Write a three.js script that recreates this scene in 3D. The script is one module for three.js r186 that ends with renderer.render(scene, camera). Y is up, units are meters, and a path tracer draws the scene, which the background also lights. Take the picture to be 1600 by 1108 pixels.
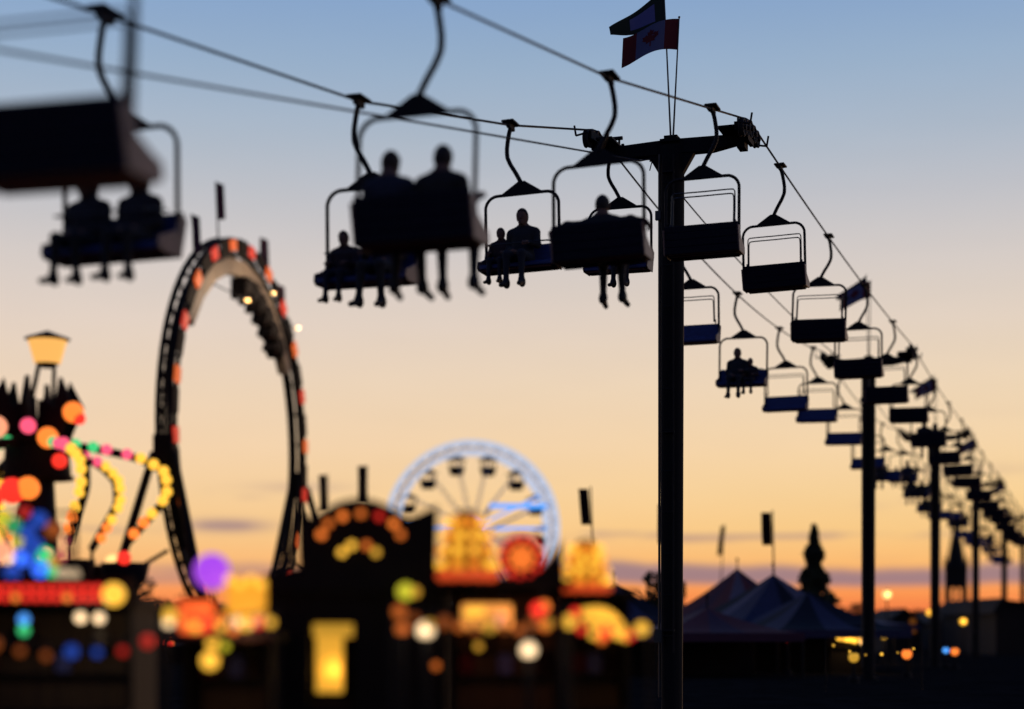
import * as THREE from 'three';
import { mergeGeometries } from 'three/addons/utils/BufferGeometryUtils.js';
import { MarchingCubes } from 'three/addons/objects/MarchingCubes.js';
import { RoundedBoxGeometry } from 'three/addons/geometries/RoundedBoxGeometry.js';

// ---------------------------------------------------------------- camera, sky, sun, exposure
const scene = new THREE.Scene();
const EYE = 1.6, FOCAL = 2700, HORIZON = 985;              // eye height in metres; focal length and horizon row of the 1600 x 1108 photograph
const camera = new THREE.PerspectiveCamera(2 * Math.atan(554 / FOCAL) * 180 / Math.PI, 1600 / 1108, 0.1, 6000);
camera.position.set(0, EYE, 0);                            // level camera, lens shifted up
camera.setViewOffset(1600, 1108, 0, 554 - HORIZON, 1600, 1108);
camera.updateProjectionMatrix();
camera.focus = 30.5;
camera.userData.fStop = 0.34;
const renderer = new THREE.WebGLRenderer();
renderer.toneMapping = THREE.LinearToneMapping;
renderer.toneMappingExposure = 1;
renderer.shadowMap.enabled = true;

const lin = (c) => (c <= 10.31 ? c / 255 / 12.92 : Math.pow((c / 255 + 0.055) / 1.055, 2.4));
const SUN_AZ = 24;                                         // degrees right of the view axis
function hash2(x, y) { let h = (x * 374761393 + y * 668265263) | 0; h = Math.imul(h ^ (h >>> 13), 1274126177); return ((h ^ (h >>> 16)) >>> 0) / 4294967296; }
function vnoise(x, y) {
  const xi = Math.floor(x), yi = Math.floor(y), fx = x - xi, fy = y - yi, u = fx * fx * (3 - 2 * fx), v = fy * fy * (3 - 2 * fy);
  return (hash2(xi, yi) * (1 - u) + hash2(xi + 1, yi) * u) * (1 - v) + (hash2(xi, yi + 1) * (1 - u) + hash2(xi + 1, yi + 1) * u) * v;
}
const fbm = (x, y) => vnoise(x, y) * 0.5 + vnoise(x * 2.1 + 7, y * 2.1 + 3) * 0.27 + vnoise(x * 4.3 + 1, y * 4.3 + 9) * 0.15 + vnoise(x * 8.7 + 5, y * 8.7 + 2) * 0.08;
const sstep = (a, b, x) => { const t = Math.min(1, Math.max(0, (x - a) / (b - a))); return t * t * (3 - 2 * t); };
function duskSky() {
  const W = 4096, Hh = 2048, data = new Float32Array(W * Hh * 4);
  const warm = [[0, 230, 100, 60], [0.6, 246, 126, 70], [1.2, 253, 152, 82], [2.2, 252, 188, 114], [3.2, 250, 203, 134], [4.5, 248, 210, 152], [6, 245, 213, 168], [8, 237, 213, 182], [10, 227, 210, 194],
    [12, 212, 203, 198], [14, 192, 193, 199], [16, 171, 184, 200], [18, 153, 176, 202], [20, 137, 166, 203], [24, 108, 141, 190], [32, 74, 107, 164], [50, 44, 72, 132], [90, 32, 52, 104]];
  const cool = [[0, 66, 62, 84], [4, 74, 70, 96], [9, 76, 76, 106], [16, 62, 74, 112], [30, 46, 64, 112], [50, 36, 56, 108], [90, 32, 52, 104]];
  const pick = (tab, e) => {
    let i = 1; while (i < tab.length - 1 && tab[i][0] < e) i++;
    const a = tab[i - 1], b = tab[i], t = Math.min(1, Math.max(0, (e - a[0]) / (b[0] - a[0])));
    return [1, 2, 3].map((k) => lin(a[k] + (b[k] - a[k]) * t));
  };
  for (let j = 0; j < Hh; j++) {
    const e = ((j + 0.5) / Hh - 0.5) * 180;
    const w = pick(warm, Math.max(0, e)), c = pick(cool, Math.max(0, e));
    for (let i = 0; i < W; i++) {
      let az = ((i + 0.5) / W - 0.25) * 360; if (az > 180) az -= 360;
      let off = Math.abs(az - SUN_AZ); if (off > 180) off = 360 - off;
      const t = sstep(42, 165, off), tint = 1 - 0.10 * sstep(0, 40, off);
      const o = (j * W + i) * 4;
      let r = w[0] * (1 - t) + c[0] * t, g = w[1] * (1 - t) + c[1] * t, b = w[2] * (1 - t) + c[2] * t;
      const haze = (1 - tint) * (1 - sstep(2, 14, e)) * (1 - t); // the glow is a little pinker away from the sunset point
      r *= 1 - haze * 0.1; g *= 1 - haze * 0.25; b *= 1 + haze * 0.9;
      { const m = 1 + 0.035 * (fbm(az * 0.09 + 71, e * 0.5 + 33) - 0.5) + 0.02 * (fbm(az * 0.5 + 3, e * 2.2 + 60) - 0.5); r *= m; g *= m; b *= m * (1 + 0.03 * (fbm(az * 0.06 + 21, e * 0.3 + 3) - 0.5)); }  // uneven high haze
      if (e > 0 && e < 14) {                                // thin stratus streaks low over the horizon
        const n = fbm(az * 0.16 + 40, e * 2.6 + 11), n2 = fbm(az * 0.05 + 13, e * 1.1 + 5);
        const edge = 0.35 * (fbm(az * 0.22 + 9, 3.3) - 0.5) * 2;
        let d = sstep(1.42, 1.62, e + edge * 0.5) * (1 - sstep(2.0, 2.32, e + edge)) * (0.50 + 0.40 * sstep(0, 8, az + 4)) * sstep(0.16, 0.42, n + 0.15);
        d = Math.max(d, 0.55 * sstep(0.60, 0.72, n) * sstep(2.2, 2.7, e) * (1 - sstep(3.6, 5.2, e)));
        d = Math.max(d, 0.20 * sstep(0.56, 0.74, n2) * sstep(3.6, 4.4, e) * (1 - sstep(5, 7.5, e)));
        const lens = Math.exp(-(((az + 9.4) / 1.3) ** 2) - (((e - 3.42) / 0.2) ** 2)) + 0.35 * Math.exp(-(((az + 7.0) / 1.6) ** 2) - (((e - 4.7) / 0.16) ** 2));
        d = Math.max(d, Math.min(0.8, lens * (0.7 + 0.6 * n)));
        const cr = lin(152) * (1 - 0.6 * t), cg = lin(124) * (1 - 0.6 * t), cb = lin(134) * (1 - 0.4 * t);
        r += (cr - r) * d; g += (cg - g) * d; b += (cb - b) * d;
      }
      data[o] = r; data[o + 1] = g; data[o + 2] = b; data[o + 3] = 1;
    }
  }
  const tex = new THREE.DataTexture(data, W, Hh, THREE.RGBAFormat, THREE.FloatType);
  tex.mapping = THREE.EquirectangularReflectionMapping; tex.magFilter = THREE.LinearFilter; tex.minFilter = THREE.LinearFilter; tex.needsUpdate = true;
  return tex;
}
scene.background = duskSky();
scene.environment = scene.background;

const sun = new THREE.DirectionalLight(new THREE.Color(1.0, 0.55, 0.28), 0.5);  // the last of the sun, right of the frame, at the horizon
{ const a = SUN_AZ * Math.PI / 180; sun.position.set(200 * Math.sin(a), 5, -200 * Math.cos(a)); }
sun.castShadow = true; sun.shadow.radius = 6;
Object.assign(sun.shadow.camera, { left: -160, right: 160, top: 120, bottom: -60, near: 1, far: 700 });
scene.add(sun, sun.target);

// ---------------------------------------------------------------- helpers
let seed = 7;
const rnd = () => { seed = (seed * 1664525 + 1013904223) >>> 0; return seed / 4294967296; };
const V = (x, y, z) => new THREE.Vector3(x, y, z);
const at = (px, py, d) => V((px - 800) / FOCAL * d, EYE + (HORIZON - py) / FOCAL * d, -d);   // where a thing stands that is d metres ahead
const used = {};
function numbered(name) { if (!(name in used)) { used[name] = 0; return name; } return `${name}_${String(++used[name]).padStart(3, '0')}`; }
function tag(o, label, category, group, kind) { Object.assign(o.userData, { label, category }); if (group) o.userData.group = group; if (kind) o.userData.kind = kind; return o; }
function thing(name, label, category, group, pos = V(0, 0, 0), turn = 0) {
  const o = new THREE.Group(); o.name = numbered(name); o.position.copy(pos); o.rotation.y = turn; scene.add(o);
  return tag(o, label, category, group);
}
function part(parent, name, geo, mat, pos) {
  const g = Array.isArray(geo) ? join(geo) : geo;
  const m = new THREE.Mesh(g, mat); m.name = name; m.castShadow = m.receiveShadow = true; if (pos) m.position.copy(pos); parent.add(m); return m;
}
function join(list) {
  return mergeGeometries(list.map((g) => { const n = g.index ? g.toNonIndexed() : g; for (const k of Object.keys(n.attributes)) if (!['position', 'normal', 'uv'].includes(k)) n.deleteAttribute(k); return n; }));
}
const box = (w, h, d, x = 0, y = 0, z = 0, ry = 0, rx = 0, rz = 0) => { const g = new THREE.BoxGeometry(w, h, d); if (rx) g.rotateX(rx); if (rz) g.rotateZ(rz); if (ry) g.rotateY(ry); return g.translate(x, y, z); };
const rbox = (w, h, d, r, x = 0, y = 0, z = 0) => new RoundedBoxGeometry(w, h, d, 2, r).translate(x, y, z);
function rod(a, b, r, r2 = r, seg = 10) {
  const d = b.clone().sub(a), g = new THREE.CylinderGeometry(r2, r, d.length(), seg);
  g.applyQuaternion(new THREE.Quaternion().setFromUnitVectors(V(0, 1, 0), d.clone().normalize()));
  const m = a.clone().add(b).multiplyScalar(0.5); return g.translate(m.x, m.y, m.z);
}
const cyl = (r1, r2, h, x = 0, y = 0, z = 0, seg = 16) => new THREE.CylinderGeometry(r1, r2, h, seg).translate(x, y, z);
const tube = (pts, r, n = 24, seg = 8, closed = false) => new THREE.TubeGeometry(new THREE.CatmullRomCurve3(pts, closed, 'catmullrom', 0.3), n, r, seg, closed);
function slab(points, depth, bevel = 0) {
  const g = new THREE.ExtrudeGeometry(new THREE.Shape(points.map(([x, y]) => new THREE.Vector2(x, y))), { depth: depth - 2 * bevel, bevelEnabled: bevel > 0, bevelSize: bevel, bevelThickness: bevel, bevelSegments: 1 });
  return g.translate(0, 0, -depth / 2 + bevel);
}
const ball = (r, seg = 14) => new THREE.SphereGeometry(r, seg, Math.ceil(seg * 0.7));
const RGB = (r, g, b) => new THREE.Color().setRGB(r, g, b);
const std = (r, g, b, rough = 0.8, metal = 0, more = {}) => new THREE.MeshStandardMaterial({ color: RGB(r, g, b), roughness: rough, metalness: metal, side: THREE.DoubleSide, ...more });
const dull = (r, g, b, rough, more = {}) => new THREE.MeshPhysicalMaterial({ color: RGB(r, g, b), roughness: rough, specularIntensity: 0.35, side: THREE.DoubleSide, ...more });
const glow = (r, g, b, k) => new THREE.MeshStandardMaterial({ color: RGB(r * 0.3, g * 0.3, b * 0.3), roughness: 0.6, emissive: RGB(r, g, b), emissiveIntensity: k });

function noiseTexture(size, lo, hi, sx, sy, seedOff) {      // grain and blotches as a colour multiplier
  const d = new Uint8Array(size * size * 4);
  for (let y = 0; y < size; y++) for (let x = 0; x < size; x++) {
    const n = fbm(x / size * sx + seedOff, y / size * sy + seedOff) * 0.7 + hash2(x, y + seedOff * 91) * 0.3, v = Math.round(255 * (lo + (hi - lo) * n)), o = (y * size + x) * 4;
    d[o] = d[o + 1] = d[o + 2] = v; d[o + 3] = 255;
  }
  const t = new THREE.DataTexture(d, size, size); t.wrapS = t.wrapT = THREE.MirroredRepeatWrapping; t.magFilter = THREE.LinearFilter; t.colorSpace = THREE.SRGBColorSpace; t.needsUpdate = true; return t;
}
const grain = noiseTexture(256, 0.55, 1, 14, 14, 3), streak = noiseTexture(256, 0.6, 1, 40, 4, 8);
const groundGrain = noiseTexture(512, 0.45, 1, 30, 30, 21); groundGrain.repeat.set(400, 400);

const M = {
  steel: dull(0.012, 0.012, 0.014, 0.8, { map: streak }),
  tube: dull(0.012, 0.012, 0.014, 0.7),
  rope: dull(0.014, 0.014, 0.015, 0.8),
  rubber: std(0.012, 0.012, 0.012, 0.9),
  seatBlue: std(0.022, 0.05, 0.26, 0.55, 0, { map: grain }),
  seatBack: dull(0.009, 0.010, 0.032, 0.7, { map: grain }),
  seatSide: std(0.24, 0.15, 0.15, 0.5, 0, { map: grain }),
  seatUnder: std(0.09, 0.02, 0.02, 0.7),
  bar: std(0.05, 0.05, 0.05, 0.4, 0.6),
  darkPaint: dull(0.0085, 0.0065, 0.007, 0.85, { map: grain }),
  maroon: dull(0.024, 0.006, 0.007, 0.8, { map: grain }),
  navy: dull(0.008, 0.009, 0.024, 0.8, { map: grain }),
  cream: std(0.42, 0.33, 0.24, 0.7, 0, { map: grain }),
  brick: std(0.018, 0.012, 0.011, 0.95, 0, { map: grain }),
  slate: std(0.010, 0.010, 0.012, 0.95, 0, { map: grain }),
  brass: std(0.2, 0.12, 0.04, 0.5, 0.6),
  wood: std(0.04, 0.026, 0.018, 0.85, 0, { map: streak }),
  bark: std(0.03, 0.022, 0.016, 0.95),
  leaf: new THREE.MeshStandardMaterial({ color: RGB(0.025, 0.034, 0.014), roughness: 0.95, side: THREE.DoubleSide }),
  redCanvas: std(0.17, 0.025, 0.035, 0.9, 0, { map: grain }),
  blueCanvas: std(0.022, 0.026, 0.10, 0.9, 0, { map: grain }),
  paleCanvas: std(0.17, 0.15, 0.22, 0.9, 0, { map: grain }),
  plumCanvas: std(0.085, 0.022, 0.06, 0.9, 0, { map: grain }),
  white: std(0.6, 0.62, 0.68, 0.5),
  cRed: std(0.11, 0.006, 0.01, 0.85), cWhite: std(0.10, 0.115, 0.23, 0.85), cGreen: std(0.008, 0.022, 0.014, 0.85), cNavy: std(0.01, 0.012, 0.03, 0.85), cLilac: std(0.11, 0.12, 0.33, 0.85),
};
const G = {
  warm: glow(1.0, 0.58, 0.20, 1.7), yellow: glow(1.0, 0.52, 0.05, 1.4), orange: glow(1.0, 0.22, 0.03, 1.4), red: glow(1.0, 0.035, 0.02, 1.2), white: glow(1.0, 0.72, 0.42, 1.3),
  green: glow(0.06, 0.70, 0.22, 1.0), pink: glow(1.0, 0.10, 0.20, 1.2), blue: glow(0.04, 0.16, 1.0, 1.4), sky: glow(0.08, 0.36, 1.0, 1.2), purple: glow(0.42, 0.07, 0.85, 1.0), lime: glow(0.60, 0.55, 0.03, 1.0), peach: glow(1.0, 0.38, 0.20, 1.1),
};
function lamp(pos, color, k, range = 0.06) { const l = new THREE.PointLight(color, k); l.position.copy(pos); l.castShadow = true; l.shadow.radius = range / 0.02; scene.add(l); return l; }

// ---------------------------------------------------------------- ground
{
  const g = new THREE.CircleGeometry(3000, 96).rotateX(-Math.PI / 2);
  const m = new THREE.Mesh(g, new THREE.MeshPhysicalMaterial({ color: RGB(0.03, 0.028, 0.027), map: groundGrain, roughness: 1, specularIntensity: 0 }));
  m.name = 'ground'; m.receiveShadow = true; m.userData = { label: 'dark worn asphalt of the fairground', kind: 'structure' }; scene.add(m);
}

// ---------------------------------------------------------------- the chairlift: line, towers, ropes
const TH = Math.atan((1740 - 800) / FOCAL), Ldir = V(Math.sin(TH), 0, -Math.cos(TH)), Rdir = V(Math.cos(TH), 0, Math.sin(TH));
const T1 = V(2.87, 0, -31), GAUGE = 1.4;
const onLine = (s, r, y) => T1.clone().addScaledVector(Ldir, s).addScaledVector(Rdir, r).setY(y);
const towers = [[0, 9.02, 9.1], [26.4, 9.12, 9.05], [48.6, 8.95, 8.98], [72.4, 8.72, 8.8], [100, 8.45, 8.5], [127, 8.3, 8.35]].map(([s, r, l]) => ({ s, 1: r + EYE, '-1': l + EYE }));
const rise = { 1: [[-34, 2.9], [-20.96, 5.16], [-14.96, 6.0], [-8.96, 7.06], [-2.96, 8.37], [0, 9.02]], '-1': [[-34, 2.8], [-22, 4.85], [-16.25, 5.74], [-10.5, 6.6], [-4.77, 7.88], [0, 9.1]] };
function ropeY(side, s) {
  if (s < 0) {
    const p = rise[side]; let i = 1; while (i < p.length - 1 && p[i][0] < s) i++;
    return EYE + p[i - 1][1] + (p[i][1] - p[i - 1][1]) * (s - p[i - 1][0]) / (p[i][0] - p[i - 1][0]);
  }
  let i = 1; while (i < towers.length - 1 && towers[i].s < s) i++;
  const a = towers[i - 1], b = towers[i], t = (s - a.s) / (b.s - a.s);
  return a[side] + (b[side] - a[side]) * t - (side === 1 ? 0.18 : 0.68) * 4 * t * (1 - t);
}
const ORD = ['first', 'second', 'third', 'fourth', 'fifth', 'sixth', 'seventh', 'eighth'];
function liftTower(i) {
  const tw = towers[i], base = onLine(tw.s, 0, 0), armY = (tw[1] + tw[-1]) / 2 - 0.40;
  const t = thing('lift_tower', `black steel chairlift tower with crossarm, ${ORD[i]} tower along the line`, 'lift tower', 'towers of the chairlift', base, -TH);
  // local x is across the line, local z points back along it
  part(t, 'column', [cyl(0.225, 0.19, armY + 0.02, 0, armY / 2, 0, 20), cyl(0.32, 0.32, 0.06, 0, 0.03, 0, 20)], M.steel);
  part(t, 'cap', [box(0.24, 0.09, 0.24, 0, armY + 0.15, 0), box(0.36, 0.05, 0.36, 0, armY + 0.10, 0)], M.steel);
  part(t, 'crossarm', slab([[-1.32, -0.02], [-1.2, 0.07], [0, 0.12], [1.2, 0.10], [1.34, 0.06], [1.34, -0.02], [0.75, -0.13], [-0.75, -0.13], [-1.2, -0.1]], 0.2, 0.012).translate(0, armY, 0), M.steel);
  for (const sd of [-1, 1]) part(t, 'gusset', slab([[sd * 0.2, -0.13], [sd * 0.42, -0.13], [sd * 0.2, -0.5]], 0.16, 0.008).translate(0, armY, 0), M.steel);
  for (let k = 0; k < 12; k++) part(t, 'ladder_rung', rod(V(-0.1, 1.5 + k * (armY - 2.2) / 11, 0.3), V(0.1, 1.5 + k * (armY - 2.2) / 11, 0.3), 0.012, 0.012, 6), M.tube);
  part(t, 'ladder_rails', [rod(V(-0.1, 1.2, 0.3), V(-0.1, armY - 0.2, 0.3), 0.014), rod(V(0.1, 1.2, 0.3), V(0.1, armY - 0.2, 0.3), 0.014), ...[1.6, armY * 0.5, armY - 0.5].map((y) => box(0.2, 0.03, 0.3, 0, y, 0.17))], M.tube);
  for (const sd of [-1, 1]) {
    const ry = tw[sd], slope = (ropeY(sd, tw.s + 0.8) - ropeY(sd, tw.s - 0.8)) / 1.6;
    const bm = part(t, 'sheave_beam', [box(0.05, 0.14, 1.5, sd * (GAUGE - 0.09), 0, 0, 0, Math.atan(slope)).translate(0, ry - 0.22, 0), box(0.14, 0.3, 0.3, sd * (GAUGE - 0.12), ry - 0.36, 0), box(0.07, 0.1, 0.5, sd * GAUGE, ry - 0.36, 0)], M.steel);
    const wheel = cyl(0.145, 0.145, 0.06, 0, 0, 0, 18).rotateZ(Math.PI / 2), hub = cyl(0.04, 0.04, 0.16, 0, 0, 0, 10).rotateZ(Math.PI / 2), wg = join([wheel, hub, new THREE.TorusGeometry(0.137, 0.022, 6, 20).rotateY(Math.PI / 2).translate(0.03, 0, 0), new THREE.TorusGeometry(0.137, 0.022, 6, 20).rotateY(Math.PI / 2).translate(-0.03, 0, 0)]);
    for (let k = 0; k < 5; k++) { const z = -0.62 + k * 0.31; part(bm, 'sheave_wheel', wg, M.rubber, V(sd * GAUGE, ropeY(sd, tw.s - z) - 0.162, z)); }
    part(t, 'catwalk', [rod(V(sd * 0.98, armY + 0.1, 0.0), V(sd * 0.98, armY + 0.26, 0), 0.02), rod(V(sd * 0.92, armY + 0.26, 0), V(sd * 1.32, armY + 0.26, 0), 0.035), rod(V(sd * 1.2, armY + 0.2, 0), V(sd * 1.2, armY + 0.42, 0), 0.02), box(0.3, 0.03, 1.2, sd * 1.1, armY + 0.12, 0)], M.tube);
    for (const z of [-0.75, 0.75]) part(t, 'rope_catcher', [rod(V(sd * (GAUGE - 0.05), ry - 0.24, z), V(sd * (GAUGE + 0.17), ry - 0.28, z), 0.018), rod(V(sd * (GAUGE + 0.17), ry - 0.28, z), V(sd * (GAUGE + 0.2), ry - 0.1, z), 0.018)], M.tube);
  }
  part(t, 'conduit', [rod(V(-0.19, 0.4, 0.17), V(-0.19, armY - 0.15, 0.17), 0.022), box(0.14, 0.24, 0.1, -0.2, 1.5, 0.2), box(0.1, 0.16, 0.08, -0.2, armY - 1.25, 0.2)], M.bar);
  if (i === 0) for (let k = 0; k < 4; k++) part(t, 'arm_bolt', cyl(0.03, 0.03, 0.05, -0.9 - k * 0.1, armY + 0.11 - k * 0.012, 0.05, 6), M.steel);
  return t;
}
towers.forEach((_, i) => liftTower(i));

for (const sd of [1, -1]) {
  const pts = []; for (let s = -32; s <= 165; s += s < 20 ? 0.5 : 1.5) pts.push(onLine(s, sd * GAUGE, s > 127 ? ropeY(sd, 127) - 0.004 * (s - 127) : ropeY(sd, s)));
  const m = new THREE.Mesh(new THREE.TubeGeometry(new THREE.CatmullRomCurve3(pts), 500, 0.018, 6), M.rope);
  m.name = numbered('haul_rope'); m.castShadow = true; scene.add(m);
  tag(m, sd > 0 ? 'steel haul rope carrying the outbound chairs, riders facing away' : 'steel haul rope carrying the inbound chairs, riders facing the viewer', 'rope', 'haul ropes of the chairlift');
}
{
  const pts = [], low = (s) => (s < 0 ? 8.42 + EYE + s * 0.212 : ropeY(-1, s) - 0.62 + 0.35 * Math.sin(Math.PI * Math.min(1, s / 26.4)));
  for (let s = -32; s <= 127; s += 0.8) pts.push(onLine(s, -0.36, low(s)));
  const t = thing('signal_cable', 'thin signal cable slung below the crossarms between the two haul ropes', 'cable');
  part(t, 'cable', new THREE.TubeGeometry(new THREE.CatmullRomCurve3(pts), 400, 0.014, 6), M.rope);
  const c = onLine(0, -0.36, low(0));
  part(t, 'clamp', [box(0.1, 0.12, 0.1, c.x, c.y + 0.03, c.z), rod(V(c.x, c.y, c.z), V(c.x - 0.05, c.y - 0.2, c.z), 0.01), rod(V(c.x, c.y + 0.05, c.z), onLine(0, -0.2, c.y + 0.12), 0.02)], M.tube);
}

// ---------------------------------------------------------------- flags on the towers
function flagSheet(w, h, droop, waves, seedOff, tp) {           // (u along the fly, v up the hoist) -> point; the wind blows to -x
  return (u, v) => {
    const a = Math.sin(u * waves * 3.1 + seedOff + v * 0.8) * 0.10 * u, sag = -droop * Math.pow(u, tp > 0.5 ? 1.15 : 1.6) * (tp > 0.5 ? 1 : 1.05 - v * 0.35);
    const taper = 1 - tp * u;
    return V(-u * w * (0.96 - 0.10 * Math.abs(a)), (v - 0.5) * h * taper + sag + Math.sin(u * 5 + seedOff) * 0.02, a * 1.3);
  };
}
function sheetGeo(fn, u0, u1, v0, v1, nu, nv, off = 0) {
  const pos = [], idx = [];
  for (let j = 0; j <= nv; j++) for (let i = 0; i <= nu; i++) { const p = fn(u0 + (u1 - u0) * i / nu, v0 + (v1 - v0) * j / nv); pos.push(p.x, p.y, p.z + off); }
  for (let j = 0; j < nv; j++) for (let i = 0; i < nu; i++) { const a = j * (nu + 1) + i; idx.push(a, a + 1, a + nu + 1, a + 1, a + nu + 2, a + nu + 1); }
  const g = new THREE.BufferGeometry(); g.setAttribute('position', new THREE.Float32BufferAttribute(pos, 3)); g.setIndex(idx); g.computeVertexNormals();
  g.setAttribute('uv', new THREE.Float32BufferAttribute(new Float32Array(pos.length / 3 * 2), 2)); return g;
}
const LEAF = [[0, 1], [0.14, 0.72], [0.34, 0.82], [0.26, 0.42], [0.46, 0.62], [0.54, 0.48], [0.86, 0.52], [0.74, 0.28], [0.86, 0.18], [0.42, -0.12], [0.47, -0.32], [0.06, -0.24], [0.06, -0.7], [-0.06, -0.7], [-0.06, -0.24], [-0.47, -0.32], [-0.42, -0.12], [-0.86, 0.18], [-0.74, 0.28], [-0.86, 0.52], [-0.54, 0.48], [-0.46, 0.62], [-0.26, 0.42], [-0.34, 0.82], [-0.14, 0.72]];
function leafOn(fn, off) {
  const g = new THREE.ShapeGeometry(new THREE.Shape(LEAF.map(([x, y]) => new THREE.Vector2(x, y)))), p = g.attributes.position;
  for (let i = 0; i < p.count; i++) { const q = fn(0.5 - p.getX(i) * 0.17, 0.5 + p.getY(i) * 0.36); p.setXYZ(i, q.x, q.y, q.z + off); }
  g.computeVertexNormals(); return g;
}
function flag(kind, top, foot, w, h, droop, sd, label) {
  const t = thing('flag', label, 'flag', 'flags on the chairlift towers', foot);
  const tip = top.clone().sub(foot);
  part(t, 'pole', rod(V(0, 0, 0), tip, 0.018, 0.011, 8), M.bar);
  part(t, 'finial', ball(0.022, 10), M.bar, tip);
  const f0 = flagSheet(w, h, droop, 1.7, sd, kind === 'maple' ? 0.3 : 0.8), dir = tip.clone().normalize(), c = tip.clone().addScaledVector(dir, -h * 0.55), fn = (u, v) => { const p = f0(u, v).add(c); p.addScaledVector(dir, 0).x += (v - 0.5) * h * dir.x / dir.y; return p; };
  if (kind === 'maple') {
    part(t, 'hoist_stripe', sheetGeo(fn, 0, 0.25, 0, 1, 8, 10), M.cRed);
    const c = part(t, 'white_field', sheetGeo(fn, 0.25, 0.75, 0, 1, 16, 10), M.cWhite);
    part(c, 'maple_leaf', join([leafOn(fn, 0.006), leafOn(fn, -0.006)]), M.cRed);
    part(t, 'fly_stripe', sheetGeo(fn, 0.75, 1, 0, 1, 8, 10), M.cRed);
  } else {
    part(t, 'dark_border', [sheetGeo(fn, 0, 0.18, 0, 1, 6, 10), sheetGeo(fn, 0.62, 1, 0, 1, 10, 10), sheetGeo(fn, 0.18, 0.62, 0, 0.22, 12, 3), sheetGeo(fn, 0.18, 0.62, 0.78, 1, 12, 3)], kind === 'green' ? M.cGreen : M.cNavy);
    part(t, 'pale_panel', sheetGeo(fn, 0.18, 0.62, 0.22, 0.78, 12, 8), M.cLilac);
  }
}
towers.slice(0, 5).forEach((tw, i) => {
  const foot = onLine(tw.s, 0, (tw[1] + tw[-1]) / 2 - 0.22), k = i ? 1 : 1;
  flag('maple', foot.clone().add(V(i ? 0.06 : 0.13, i ? 2.45 : 2.16, 0.0)), foot.clone().add(V(0.02, 0, 0.02)), 1.05, 0.56, i ? 0.48 : 0.34, i * 1.3, `red and white maple leaf flag atop the ${ORD[i]} lift tower`);
  if (i < 4) flag(i % 2 ? 'navy' : 'green', foot.clone().add(V(i ? -0.07 : -0.14, i ? 2.65 : 2.68, -0.05)), foot.clone().add(V(-0.02, 0, -0.02)), 1.05 * k, 0.66, 0.44, 2 + i * 0.9, `dark flag with pale panel atop the ${ORD[i]} lift tower`);
});

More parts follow.
